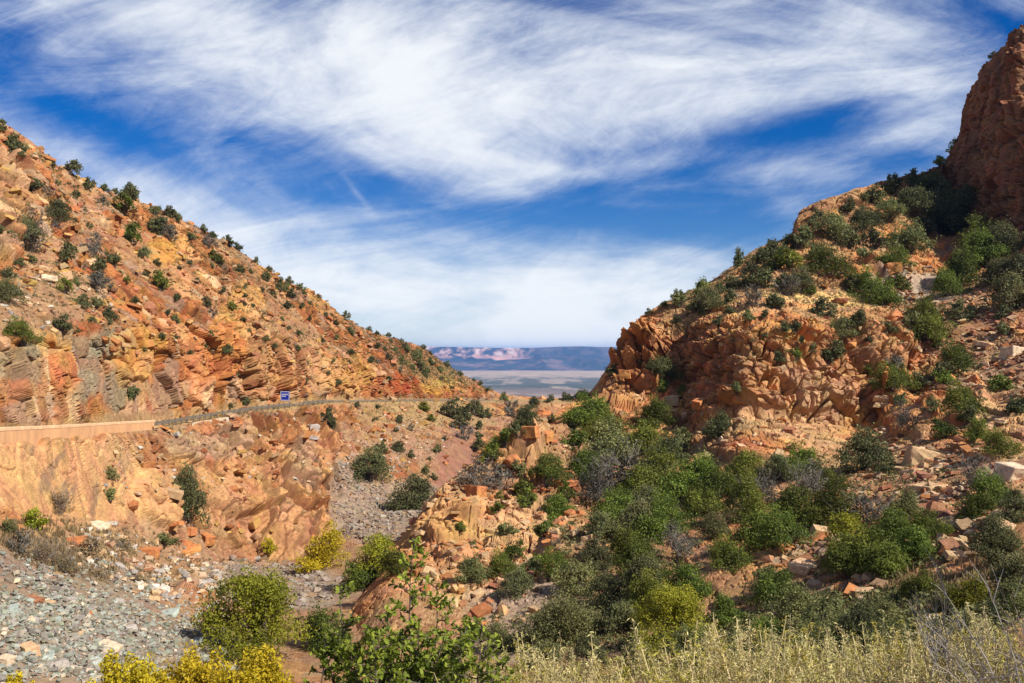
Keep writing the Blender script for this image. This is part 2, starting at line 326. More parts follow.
def finish_left(p):
    P = p.P.reshape(-1, 3).astype(np.float64); T = p.T.reshape(-1); n = len(P)
    W = (fbm(P, 6, 4, 3) - .5).reshape(p.T.shape) * 1.4
    big = fbm(P, 40, 3, 11) - .5; med = fbm(P, 14, 4, 12) - .5
    # rock versus loose ground
    out = fbm(P, 22, 4, 21)
    rock = np.clip((out - .36) / .16, 0, 1)
    rowrock = np.interp(T, [0, 1, 2, 2.6, 4, 4.7, 5, 6, 6.15, 7, 7.4, 8, 9, 11], [.1, .1, .5, .95, .9, .5, 0, 0, .9, 1.0, .62, .72, .95, .6])
    rock = np.clip(rock * .9 + (rowrock - .5) * 1.1, 0, 1).reshape(p.T.shape)
    def setr(mask, v): nonlocal rock; rock = rock * (1 - mask) + v * mask
    for (a, b, c, d, v, r) in [(60, 485, 100, 45, .45, 8), (45, 300, 60, 32, .05, -12), (390, 470, 45, 40, .2, 0), (455, 460, 20, 48, 0, 8), (380, 510, 60, 30, 0, 0), (440, 420, 50, 18, .1, 0), (270, 585, 70, 20, 0, 0), (150, 570, 90, 25, .05, 20), (350, 495, 22, 30, 0, 0), (45, 250, 40, 18, .1, 0), (15, 205, 30, 55, 1, 20), (440, 370, 50, 16, .12, 20)]:
        setr(ell(p, a, b, c, d, W, r), v)
    bench = np.clip(1 - np.abs(T - 5.5) / .62, 0, 1).reshape(p.T.shape) ** .5
    bench = np.where((p.T > 5) & (p.T < 6), 1, bench)
    wallb = np.clip(ell(p, 60, 485, 100, 45, W * .3, 8), 0, 1)
    rk = rock.reshape(-1); bz = bench.reshape(-1)
    Wp = P + (np.stack([fbm(P, 5, 2, 31), fbm(P, 5, 2, 32), fbm(P, 5, 2, 33)], 1) - .5) * 3
    # joints lean to the right on this side
    Q = Wp.copy(); h1, s1, e1, r1 = cells(Q / (6.5, 6.5, 7.0), 1)
    h2, s2, e2, r2 = cells(Q / (2.9, 2.9, 3.8), 2)
    h3, s3, e3, r3 = cells(Wp / 1.15, 3)
    h4, s4, e4, r4 = cells(Wp / .5, 4)
    far = np.clip(P[:, 1] / 130, .35, 1.25)
    d = rk * (1.7 * (blk((h1, s1, e1, 0), .10, 2.0) - .6) + .75 * (blk((h2, s2, e2, 0), .08, 2.3) - .6) - 1.3 * np.exp(-e1 / .035) - .8 * np.exp(-e2 / .05)) * far
    d += (.22 + .78 * rk) * .34 * (blk((h3, s3, e3, 0), .16, 2.0) - .6) * far + np.clip(1.3 - P[:, 1] / 130, .25, 1) * (.5 + .5 * rk) * .17 * (blk((h4, s4, e4, 0), .4, 1.2) - .6)
    d += (big * 5 + med * 2.2) * np.clip(T - 6.4, 0, 1) * np.clip((9.3 - T) / 1.5, .25, 1)
    d += (big * 3 + med * 2.0) * np.clip((T - 1) / 1, 0, 1) * np.clip((4.4 - T) / 1.2, 0, 1)
    d *= p.G.reshape(-1) * (1 + .35 * np.clip((T - 1.7) * 2, 0, 1) * np.clip((4.9 - T) * 2, 0, 1)); d *= (1 - bz); d *= (1 - .6 * wallb.reshape(-1))
    for (a, b, c, e_, hgt, r) in [(20, 205, 30, 48, 4, 20), (165, 250, 15, 15, 2.4, 0), (250, 312, 15, 26, 2.4, 30), (225, 340, 13, 24, 2, 10), (310, 300, 15, 13, 2.6, 0), (112, 215, 20, 12, 1.6, 0), (190, 290, 26, 20, 1.8, 20), (340, 372, 20, 24, 2.2, 0), (140, 355, 24, 28, 1.8, 10), (205, 365, 24, 32, 2.2, 0), (265, 360, 20, 34, 2, 0),
                            (235, 475, 40, 42, 2.6, 0), (290, 500, 30, 46, 3, 0), (200, 452, 24, 18, 1.8, 0), (160, 492, 22, 30, 2.2, 0), (345, 470, 10, 24, 2, 0), (197, 582, 24, 26, 3, 0), (328, 432, 13, 18, 1.8, 0), (300, 432, 20, 16, 1.6, 0), (400, 470, 16, 16, 1.5, 0), (318, 540, 14, 26, 2, 0)]:
        mk = ell(p, a, b, c, e_, W, r).reshape(-1); rk = np.maximum(rk, mk); d += hgt * p.G.reshape(-1) * mk * mk * (3 - 2 * mk) * (.55 + .45 * h1)
    d *= np.clip(T * 1.2, .15, 1)
    d *= 1 - (.5 if p is pL else .2) * np.exp(-((T - (9 if p is pL else 7)) / .18) ** 2)
    P2 = P + p.N.reshape(-1, 3) * d[:, None]
    # colour
    c1 = fbm(P, 9, 5, 41); c2 = fbm(P, 16, 4, 42); c3 = fbm(P, 5, 4, 43)
    C = np.repeat(ORANGE[None], n, 0)
    C = mixc(C, OCHRE * (1, .88, .9), np.clip((c1 - .52) * 6, 0, 1) * .65)
    C = mixc(C, BROWN, np.clip((c2 - .52) * 6, 0, 1) * .55)
    C = mixc(C, RED, np.clip((c3 - .56) * 7, 0, 1) * .5 * np.clip((T - 5) * 2, .1, 1))
    C = mixc(C, TAN, (r1 > .72) * .5)
    C = mixc(C, GREY * (1.05, .92, .8), (r2 > .84) * .65); C = mixc(C, np.array((.62, .43, .26)), ((r2 > .6) & (r2 < .72)) * .6); C = mixc(C, BROWN, (r2 < .12) * .6)
    C *= (.72 + .5 * r1[:, None]) * (.85 + .3 * r3[:, None])
    soil = SOIL * (.75 + .5 * c3[:, None]); soil = mixc(soil, TAN, (r4 > .7) * .6); soil = mixc(soil, BROWN, (r4 < .2) * .6)
    C = C * rk[:, None] + soil * (1 - rk[:, None])
    low = np.clip((5 - T) / .8, 0, 1) * np.clip((T - 1.5), 0, 1)
    C = mixc(C, PEACH * .95, low * rk * .5 * (r1 > .5)); C = mixc(C, GREY * (1.1, .95, .8), low * np.clip((c2 - .48) * 6, 0, 1) * .6); C = mixc(C, BROWN * 1.3, low * (r3 < .16) * .6); C = mixc(C, PURP * 1.3, low * np.clip((c1 - .55) * 8, 0, 1) * .4)
    for (a, b, c, d_, col, s, r) in [
        (14, 372, 22, 18, GREYG, .5, 20), (30, 350, 14, 10, GREYG * .9, .6, -10), (8, 392, 14, 12, ORANGE, .6, 0), (75, 342, 32, 11, GREYG, .55, 30), (82, 385, 22, 18, GREYG, .55, -20), (108, 340, 22, 16, GREYG * 1.1, .6, -30), (112, 392, 14, 20, GREYG, .6, 0), (60, 385, 10, 16, ORANGE, .6, 0),
        (55, 350, 26, 14, YEL, .4, 30), (140, 355, 26, 30, YEL, .5, 20), (165, 250, 16, 16, YEL, .5, 0), (222, 335, 14, 24, YEL, .5, 20), (245, 310, 22, 30, OCHRE, .6, 40), (205, 360, 30, 34, ORANGE * 1.1, .8, 0), (195, 368, 26, 24, RED, .2, 20), (265, 355, 30, 40, PEACH * .9, .5, 0), (60, 372, 14, 18, ORANGE * 1.1, .8, 0),
        (320, 300, 14, 14, OCHRE, .6, 0), (350, 375, 26, 20, OCHRE, .7, 0), (320, 365, 20, 30, PEACH, .5, 0),
        (405, 383, 22, 9, RED, .9, 0), (440, 386, 24, 8, YEL * .9, .8, 0), (470, 390, 26, 6, ORANGE, .7, 0), (400, 355, 40, 20, RED, .35, 20), (425, 372, 30, 14, OLIVE * 1.3, .4, 20),
        (60, 482, 110, 48, PEACH, .9, 8), (120, 455, 20, 20, TAN, .4, 0), (10, 205, 30, 50, TAN * .9, .5, 20),
        (430, 415, 70, 14, STRAW * .8, .7, 0), (455, 462, 18, 45, REDSOIL, .95, 8), (395, 520, 70, 30, GREY * (1, .88, .78), .9, 0), (350, 495, 26, 32, GREY * (1, .88, .78), .9, 0), (275, 583, 75, 22, GREY * (1, .9, .8), .9, 5), (385, 440, 30, 20, SOIL * 1.1, .5, 0), (250, 480, 75, 50, (ORANGE + TAN) * .5, .5, 0), (210, 450, 40, 16, GREY * (1.1, 1, .85), .5, 0), (300, 470, 16, 30, (TAN + GREY) * .5, .5, 10),
        (150, 568, 80, 26, SOIL * 1.15, .7, 20), (70, 545, 60, 18, STRAW * .8, .6, 0), (70, 620, 160, 60, np.array((.27, .22, .165)), .7, 15), (45, 300, 60, 30, SOIL, .6, -12)]:
        C = mixc(C, col * (.82 + .36 * r3[:, None]) * (.9 + .2 * r4[:, None]), ell(p, a, b, c, d_, W, r) * s)
    bcol = STRAW * .9 * (.8 + .4 * c3[:, None])
    C = mixc(C, bcol, np.clip(bz * 1.2, 0, 1) * .8)
    # leaning stains on the smooth wall under the parapet
    st = fbm(np.stack([(P[:, 0] * .8 + P[:, 2] * .9) * 3.2, P[:, 1] * .4, (P[:, 2] - P[:, 0] * .3) * .5], 1), 2.5, 4, 77)
    C = mixc(C, np.array((.30, .19, .12)), np.clip((st - .56) * 9, 0, 1) * wallb.reshape(-1) * .75)
    p.D3 = P2.reshape(p.P.shape); p.rock = rock; p.C = np.clip(C * (.79, .735, .665), 0.01, .8)

def finish_right(p):
    P = p.P.reshape(-1, 3).astype(np.float64); T = p.T.reshape(-1); n = len(P)
    W = (fbm(P, 5, 4, 3) - .5).reshape(p.T.shape) * 1.4
    big = fbm(P, 30, 3, 111) - .5; med = fbm(P, 11, 4, 112) - .5
    out = fbm(P, 14, 4, 121)
    rock = np.clip((out - .38) / .14, 0, 1)
    rowrock = np.interp(T, [0, .5, 1, 2, 2.8, 3, 4, 4.15, 4.9, 5, 5.2, 6, 7, 9], [.1, .1, .25, .6, .8, .95, .95, .75, .65, .25, .65, .7, .9, .7])
    rock = np.clip(rock * .9 + (rowrock - .5) * 1.1, 0, 1).reshape(p.T.shape)
    def setr(mask, v): nonlocal rock; rock = rock * (1 - mask) + v * mask
    for (a, b, c, d, v, r) in [(500, 540, 90, 70, .8, 0), (830, 420, 45, 35, .75, 0), (960, 325, 60, 40, .05, 20), (915, 300, 50, 20, 0, 0), (985, 370, 50, 30, .1, 0), (822, 299, 70, 8, 0, 5), (640, 425, 70, 22, .9, 0), (720, 430, 60, 20, .9, 0), (1000, 130, 70, 110, 1, 0), (880, 345, 50, 40, .9, 0), (945, 410, 50, 40, .75, 0), (845, 560, 60, 36, .5, 20), (950, 480, 60, 40, .3, 20)]:
        setr(ell(p, a, b, c, d, W, r), v)
    rk = rock.reshape(-1)
    Wp = P + (np.stack([fbm(P, 4, 2, 131), fbm(P, 4, 2, 132), fbm(P, 4, 2, 133)], 1) - .5) * 1.1
    Q = Wp.copy(); Q[:, 0] += .12 * P[:, 2]; Q[:, 2] += .12 * P[:, 0]
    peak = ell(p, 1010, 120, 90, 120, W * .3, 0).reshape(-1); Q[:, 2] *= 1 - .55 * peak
    h1, s1, e1, r1 = cells(Q / (5.0, 5.0, 4.6), 51)
    h2, s2, e2, r2 = cells(Q / (2.0, 2.0, 2.7), 52)
    h3, s3, e3, r3 = cells(Wp / (1.0, 1.0, .9), 53)
    h4, s4, e4, r4 = cells(Wp / .45, 54)
    cliff = np.clip(1 - np.abs(T - 3.5) / .62, 0, 1) ** .5
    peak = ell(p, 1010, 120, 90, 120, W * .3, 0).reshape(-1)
    hvy = np.clip(.75 + .5 * cliff + .5 * peak, 0, 1.4)
    far = np.clip(P[:, 1] / 110, .4, 1.2)
    d = rk * hvy * (1.5 * (blk((h1, s1, e1, 0), .08, 1.7) - .6) + .68 * (blk((h2, s2, e2, 0), .08, 2.2) - .6) - 1.4 * np.exp(-e1 / .035) - .85 * np.exp(-e2 / .05)) * far
    d += (.3 + .7 * rk) * .40 * (blk((h3, s3, e3, 0), .14, 2.0) - .6) * far + np.clip(1.3 - P[:, 1] / 130, .25, 1) * (.6 + .4 * rk) * .19 * (blk((h4, s4, e4, 0), .35, 1.2) - .6) * far
    # ledges
    q = P[:, 2] / 3.1 + fbm(P, 12, 3, 160) * 1.6 + P[:, 0] * .02
    saw = q - np.floor(q)
    d += (np.where(saw < .8, saw / .8, (1 - saw) / .2) - .5) * 1.3 * np.clip((T - 2.1) * 2, 0, 1) * np.clip(7 - T, 0, 1) * rk
    d += (big * 3 + med * 1.6) * np.clip((T - .8) / 1, 0, 1) * np.clip((7.1 - T) / .6, .15, 1)
    d *= np.maximum(p.G.reshape(-1), .5 * peak)
    knoll = np.clip((620 - p.U.reshape(-1)) / 60, 0, 1) * np.clip((T - 2.6), 0, 1)
    d *= (1 - .2 * knoll)
    for (a, b, c, e_, hgt, r) in [(990, 120, 12, 70, 2.2, 8), (1015, 110, 10, 80, 2.0, 5), (972, 170, 10, 50, 1.8, 10), (1003, 185, 12, 40, 1.8, 0), (527, 443, 22, 18, 3.2, 0), (514, 462, 24, 12, 2, -20), (560, 482, 26, 10, 1.8, 0), (500, 525, 46, 20, 2, 0), (578, 548, 26, 24, 2.4, 0), (455, 545, 26, 26, 1.6, 0), (880, 232, 24, 12, 2.6, 0), (905, 272, 34, 13, 3, 5), (825, 277, 44, 9, 2.4, 4), (815, 214, 26, 16, 2.2, -20), (885, 352, 36, 26, 2.6, 30), (912, 420, 32, 18, 2.2, 10), (960, 402, 30, 22, 2.4, 0), (885, 400, 24, 10, 2, 0),
                            (700, 410, 56, 13, 2.4, 3), (640, 398, 40, 18, 2, 0), (800, 405, 62, 10, 1.2, -10), (760, 446, 60, 16, 1.6, 0), (850, 560, 26, 16, 1.6, 20), (640, 345, 26, 22, 1.8, 0), (735, 235, 30, 12, 1.2, -30), (985, 450, 26, 14, 1.8, 0), (610, 470, 20, 14, 1.6, 0)]:
        mk = ell(p, a, b, c, e_, W, r).reshape(-1); rk = np.maximum(rk, mk); d += hgt * p.G.reshape(-1) * mk * mk * (3 - 2 * mk) * (.55 + .45 * h1)
    d *= np.clip(T * 1.2, .15, 1)
    d *= 1 - (.5 if p is pL else .2) * np.exp(-((T - (9 if p is pL else 7)) / .18) ** 2)
    P2 = P + p.N.reshape(-1, 3) * d[:, None]
    c1 = fbm(P, 8, 5, 141); c2 = fbm(P, 14, 4, 142); c3 = fbm(P, 4, 4, 143)
    C = np.repeat((ORANGE * np.array((.98, 1.06, 1.15)))[None], n, 0)
    C = mixc(C, TAN, np.clip((c1 - .5) * 6, 0, 1) * .7)
    C = mixc(C, BROWN, np.clip((c2 - .52) * 6, 0, 1) * .5)
    C = mixc(C, OCHRE, np.clip((c3 - .55) * 7, 0, 1) * .5)
    C *= (.78 + .44 * r2[:, None]) * (.86 + .28 * r3[:, None])
    soil = SOIL * np.array((.95, .9, .85)) * (.75 + .5 * c3[:, None]); soil = mixc(soil, TAN, (r4 > .68) * .6); soil = mixc(soil, BROWN, (r4 < .22) * .6)
    C = C * rk[:, None] + soil * (1 - rk[:, None])
    for (a, b, c, d_, col, s, r) in [
        (1005, 120, 110, 120, DARK * 1.15, .9, 0), (820, 395, 34, 26, PURP * 1.2, .55, 20), (800, 420, 50, 30, TAN * .95, .5, 0), (822, 299, 72, 7, STRAW * (1.25, 1.1, 1.0), .95, 4), (960, 330, 60, 35, DARK * 1.5, .6, 20), (915, 290, 40, 14, GREY * 1.1, .7, 10), (1005, 400, 50, 60, TAN, .5, 0),  # first patch: brown varnished rock, darkened further to stand for the peak's shade
        (500, 540, 90, 60, TAN, .3, 0), (600, 470, 60, 60, SOIL * .8, .5, 0), (640, 600, 120, 60, SOIL * .7, .6, 0), (690, 370, 60, 40, BROWN * 1.3, .35, 0), (520, 620, 60, 40, GREY * .9, .5, 0), (900, 600, 120, 50, SOIL * .7, .6, 0), (880, 360, 40, 30, TAN, .4, 0)]:
        C = mixc(C, col * (.82 + .36 * r3[:, None]) * (.9 + .2 * r4[:, None]), ell(p, a, b, c, d_, W, r) * s)
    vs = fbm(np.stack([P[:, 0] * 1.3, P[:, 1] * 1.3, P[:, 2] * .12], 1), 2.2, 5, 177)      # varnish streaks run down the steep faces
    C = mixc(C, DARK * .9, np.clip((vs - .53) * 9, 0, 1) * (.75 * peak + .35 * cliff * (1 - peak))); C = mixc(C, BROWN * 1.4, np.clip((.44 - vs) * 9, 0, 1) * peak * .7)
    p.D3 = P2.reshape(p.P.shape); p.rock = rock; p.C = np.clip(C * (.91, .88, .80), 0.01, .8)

finish_left(pL); finish_right(pR)
for p, nm in ((pL, 'hill'), (pR, 'rocky_hill')):
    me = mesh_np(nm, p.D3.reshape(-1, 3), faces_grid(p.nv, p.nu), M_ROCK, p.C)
    o = link(nm, me); tag(o, kind='structure')
    p.bvh = BVHTree.FromPolygons([tuple(v) for v in p.D3[::3, ::3].reshape(-1, 3).tolist()], faces_grid(*p.D3[::3, ::3].shape[:2]).tolist())

def cast(px, py):
    d = Vector(((px - CX) / FPX, 1, -(py - HY) / FPX)).normalized()
    best = None
    for p in (pL, pR):
        h = p.bvh.ray_cast(Vector((0, 0, 0)), d)
        if h[0] is not None and (best is None or h[3] < best[2]): best = (h[0], h[1], h[3])
    return best
def at(px, py, D): return Vector(((px - CX) / FPX * D, D, -(py - HY) / FPX * D))

# ---- near embankment under the camera, on which the foreground weeds grow
Uw = np.linspace(-700, 1800, 160); Dw = np.concatenate([np.linspace(-6, 2, 8), np.linspace(2.4, 30, 90)])
P = []
for D in Dw:
    x = (Uw - CX) / FPX * max(D, 15)
    z = np.interp(D, [-6, 1.5, 3.5, 7, 12, 20, 30], [-1.6, -1.65, -2.1, -3.25, -6.2, -11.6, -18]) + np.interp(x, [-12, -3, 3, 8], [-.6, -.3, 0, .1]) * (D > 2)
    P.append(np.stack([x, np.full_like(x, D), z + 0 * x], 1))
P = np.array(P); sh = P.shape; Pf = P.reshape(-1, 3)
Pf[:, 2] += (fbm(Pf, 1.2, 4, 201) - .5) * .35
me = mesh_np('embankment', Pf, faces_grid(*sh[:2]), M_STONE, np.repeat((SOIL * .8)[None], len(Pf), 0) * (.7 + .6 * fbm(Pf, .5, 3, 202)[:, None]), True)
tag(link('embankment_ground', me), kind='structure')
def bank_z(x, D):
    return float(np.interp(D, [-6, 1.5, 3.5, 7, 12, 20, 30], [-1.6, -1.65, -2.1, -3.25, -6.2, -11.6, -18]) + np.interp(x, [-12, -3, 3, 8], [-.6, -.3, 0, .1]))

# ---- far valley floor, mountains and mesa
ZV = -255.0
Uv = np.concatenate([np.linspace(-1400, 380, 60), np.linspace(382, 690, 280), np.linspace(700, 2400, 60)]); Dv = np.geomspace(430, 30000, 200)
xx = (Uv[None, :] - CX) / FPX * Dv[:, None]; yy = np.repeat(Dv[:, None], len(Uv), 1)
zz = np.interp(yy, [430, 900, 2500, 5200, 12500, 30000], [-75, -120, -200, -250, ZV, ZV])
P = np.stack([xx, yy, zz], 2).reshape(-1, 3)
P[:, 2] += (fbm(P * (1, 1, 0), 900, 4, 301) - .5) * np.interp(P[:, 1], [400, 3000, 6000, 12000], [30, 60, 22, 8])
a = fbm(P * (1, .28, 0), 170, 5, 302, .62); b = fbm(P * (.5, .6, 0), 1500, 4, 303)
C = np.repeat(np.array((.33, .25, .165))[None], len(P), 0)
C = mixc(C, np.array((.055, .07, .035)), np.clip((a - .45) * 9, 0, 1) * np.interp(P[:, 1], [4500, 6000, 8500, 10500], [.95, .95, .75, .3]))
C = mixc(C, np.array((.36, .22, .16)), np.clip((b - .5) * 7, 0, 1) * .6)
C = mixc(C, np.array((.50, .36, .22)), np.clip((P[:, 1] - 8800) / 900, 0, 1) * np.clip((12200 - P[:, 1]) / 500, 0, 1) * .7)
tag(link('valley_floor_ground', mesh_np('valley_floor', P, faces_grid(200, 400), M_FAR, C, True)), kind='structure')

def far_range(name, D0, prof, depth, seed, colfn, nu=700, nvv=70, u0=-900, u1=1900, amp=1.0):
    Uu = np.concatenate([np.linspace(u0, 400, nu // 5), np.linspace(401, 680, nu - 2 * (nu // 5)), np.linspace(684, u1, nu // 5)]); t = np.linspace(0, 1, nvv)
    crest = np.interp(Uu, [q[0] for q in prof], [q[1] for q in prof])
    top = (HY - crest) / FPX * (D0 + depth * .6)
    D = D0 + depth * t[:, None] + 0 * Uu[None, :]
    X = (Uu[None, :] - CX) / FPX * D
    Pn = np.stack([X, D, 0 * X], 2).reshape(-1, 3)
    rid = 1 - np.abs(2 * fbm(Pn * (1, .55, 0), 900, 5, seed) - 1)
    pt = np.interp(t, [0, .1, .3, .5, .6, .62, .85, 1], [0, .12, .38, .62, .97, 1, 1, .6])
    if amp < 1: pt = np.interp(t, [0, .25, .6, .8, 1], [0, .45, 1, .8, .3])
    H = ZV - 10 + (top[None, :] - ZV + 10) * pt[:, None]
    H = H + (rid.reshape(H.shape) - .75) * 260 * np.sin(np.pi * np.clip(t, 0, .6) / .6)[:, None] * (1 if amp == 1 else .8)
    Pn[:, 2] = H.ravel()
    C = colfn(Pn, np.repeat(t[:, None], nu, 1).ravel(), np.repeat(Uu[None, :], nvv, 0).ravel())
    tag(link(name, mesh_np(name, Pn, faces_grid(nvv, nu), M_FAR, C, True)), kind='structure')
def mesa_col(P, t, u):
    C = np.repeat(np.array((.03, .045, .05))[None], len(P), 0)
    band = np.clip((t - .28) / .05, 0, 1) * np.clip((.66 - t) / .03, 0, 1)
    v = fbm(P * (1, .25, 1.6), 190, 5, 401, .65); west = np.clip((535 - u) / 20, 0, 1)
    C = mixc(C, np.array((.50, .27, .20)), band * np.clip((v - .42) * 9, 0, 1) * (.12 + .88 * west))
    C = mixc(C, np.array((.70, .58, .50)), band * np.clip((t - .47) * 12, 0, 1) * np.clip((v - .5) * 8, 0, 1) * (.05 + .95 * west))
    return C
far_range('mesa_mountains', 13200, [(-900, 340), (300, 345), (430, 346.5), (470, 347.2), (500, 348), (535, 347.8), (560, 346.6), (580, 346.2), (600, 347), (640, 347), (900, 345), (1900, 340)], 3000, 400, mesa_col)
def foot_col(P, t, u):
    C = np.repeat(np.array((.04, .055, .06))[None], len(P), 0)
    return mixc(C, np.array((.20, .13, .11)), np.clip((fbm(P, 220, 5, 411, .6) - .5) * 8, 0, 1) * .75)
far_range('foothill_mountains', 12100, [(-900, 354), (300, 358), (430, 360), (480, 361), (520, 359), (550, 357), (590, 357.5), (620, 359), (900, 354), (1900, 350)], 1500, 420, foot_col, nvv=40, amp=.5)

# ------------------------------------------------------------------ road, parapet, guardrail, sign
er = np.array(E_ROW, float)
def edge(px, back=0.0):
    """point on the outer road edge, moved BACK metres towards the hill along the ray"""
    D = np.interp(px, er[:, 0], er[:, 2]); py = np.interp(px, er[:, 0], er[:, 1])
    z = -(py - HY) / FPX * D
    return Vector(((px - CX) / FPX * (D + back), D + back, z))
rows = []
for px in np.linspace(-210, 494, 160):
    D = np.interp(px, er[:, 0], er[:, 2]); w = 9 + (D - 60) * .035
    a, b = edge(px, w * .4), edge(px, w - .9)
    rows.append((a + Vector((0, 0, .06)), b + Vector((0, 0, .06))))
V = [v for r in rows for v in r]
tag(link('road', mesh_np('road', [tuple(v) for v in V], [(2 * i, 2 * i + 2, 2 * i + 3, 2 * i + 1) for i in range(len(rows) - 1)], M_ASPH)), kind='structure')
V = []
for a, b in rows:
    c = (a + b) / 2; d = (b - a).normalized()
    V += [c - d * .09 + Vector((0, 0, .006)), c + d * .09 + Vector((0, 0, .006))]
mp = mat_plain('yellow_road_paint', (.55, .38, .05))
tag(link('road_marking', mesh_np('road_marking', [tuple(v) for v in V], [(2 * i, 2 * i + 2, 2 * i + 3, 2 * i + 1) for i in range(len(rows) - 1)], mp)), kind='structure')

def strip_wall(name, mat, pxs, back0, back1, z0, z1, parent):
    mb = MB(); n = len(pxs)
    vs = []
    for i, px in enumerate(pxs):
        a, b = edge(px, back0), edge(px, back1)
        za, zb = (z0(px), z1(px)) if callable(z0) else (z0, z1)
        vs += [a + Vector((0, 0, za)), b + Vector((0, 0, za)), b + Vector((0, 0, zb)), a + Vector((0, 0, zb))]
    fs = []
    for i in range(n - 1):
        o = i * 4
        for k in range(4): fs.append((o + k, o + 4 + k, o + 4 + (k + 1) % 4, o + (k + 1) % 4))
    fs += [(0, 1, 2, 3), tuple((n - 1) * 4 + k for k in (3, 2, 1, 0))]
    mb.add(vs, fs); return link(name, mb.mesh(name, mat), parent)
pp = tag(link('concrete_parapet', None), 'long peach stained concrete parapet along the outer edge of the mountain road', 'wall')
strip_wall('wall', M_CONC, np.linspace(-200, 154, 40), 0, .5, -1.0, .86, pp)
strip_wall('coping', M_COPE, np.linspace(-200, 155, 40), -.08, .58, .865, 1.08, pp)

gi = 0
for (x0, x1, lab) in ((156, 291, 'long dark guardrail between the concrete parapet and blue road sign'), (303, 326, 'short dark guardrail on the bend just past the blue road sign')):
    g = tag(link('guardrail', None), lab, 'guardrail', 'guardrails along the road')
    pts = [edge(px, .5) for px in np.linspace(x0, x1, 60)]
    cum = [0]
    for a, b in zip(pts[:-1], pts[1:]): cum.append(cum[-1] + (b - a).length)
    mb = MB()
    prof = [(0, .50), (.06, .56), (.0, .66), (.06, .76), (0, .84)]
    vs = []; fs = []
    for p_ in pts:
        for (dy, dz) in prof: vs.append(p_ + Vector((0, -dy - .10, dz)))
    k = len(prof)
    for i in range(len(pts) - 1):
        for j in range(k - 1): fs.append((i * k + j, (i + 1) * k + j, (i + 1) * k + j + 1, i * k + j + 1))
    mb.add(vs, fs)
    ro = link('rail', mb.mesh('rail', M_RUST), g)
    so = ro.modifiers.new('thick', 'SOLIDIFY'); so.thickness = .02
    pm = MB(); pm.box((0, 0, .2), (.17, .17, 1.5)); pme = pm.mesh('post', M_POST)
    s = 0.3
    while s < cum[-1]:
        i = max(j for j in range(len(cum)) if cum[j] <= s); i = min(i, len(pts) - 2)
        q = pts[i].lerp(pts[i + 1], (s - cum[i]) / max(cum[i + 1] - cum[i], 1e-6))
        link('post', pme, g, q); s += 1.9 if gi == 0 else 2.4
    gi += 1
sw = tag(link('stone_retaining_wall', None), 'low cream stone retaining wall holding the road edge below the guardrail', 'wall')
pxs = np.linspace(192, 240, 24)
tw = lambda px: math.sin((px - 192) / 48 * math.pi) ** .5 if 192 < px < 240 else 0
strip_wall('wall', M_WALL, pxs, -.9, .2, lambda px: -.25 - 1.9 * tw(px) - .2, lambda px: -.05, sw)

# blue information sign: panel, white border, lettering, two posts
b = edge(285, 3.0); sc_ = b.y / FPX
sg = tag(link('road_sign', None, loc=b), 'blue road sign with white lettering beside the road, end of guardrail', 'sign')
sg.rotation_euler = (0, 0, math.radians(-12))
W_, H_ = 10.0 * sc_, 9.6 * sc_; zc = (409 - 397.5) * sc_
mb = MB(); mb.box((0, 0, zc), (W_, .04, H_)); link('panel', mb.mesh('panel', M_BLUE), sg)
mb = MB(); t_ = W_ * .055
for (cx_, cz_, w_, h_) in ((0, H_ / 2 - t_, W_ - t_, t_), (0, -H_ / 2 + t_, W_ - t_, t_), (-W_ / 2 + t_, 0, t_, H_ - 3.1 * t_), (W_ / 2 - t_, 0, t_, H_ - 3.1 * t_)):
    mb.box((cx_, -.026, zc + cz_), (w_, .008, h_))
link('border', mb.mesh('border', M_WHITE), sg)
mb = MB(); random.seed(3)
for row, (x0, x1, hh) in enumerate(((-.34, .30, .13), (-.34, .02, .11))):
    x = x0
    while x < x1:
        w_ = random.uniform(.05, .09); mb.box(((x + w_ / 2) * W_, -.026, zc + H_ * (.16 - row * .19)), (w_ * W_ * .8, .008, hh * H_)); x += w_ + .02
link('lettering', mb.mesh('lettering', M_WHITE), sg)
for sx in (-1, 1):
    mb = MB(); mb.tube([(sx * W_ * .32, .045, -.6), (sx * W_ * .32, .045, zc + H_ * .45)], .035, 6); link('post', mb.mesh('post', M_STEEL), sg)

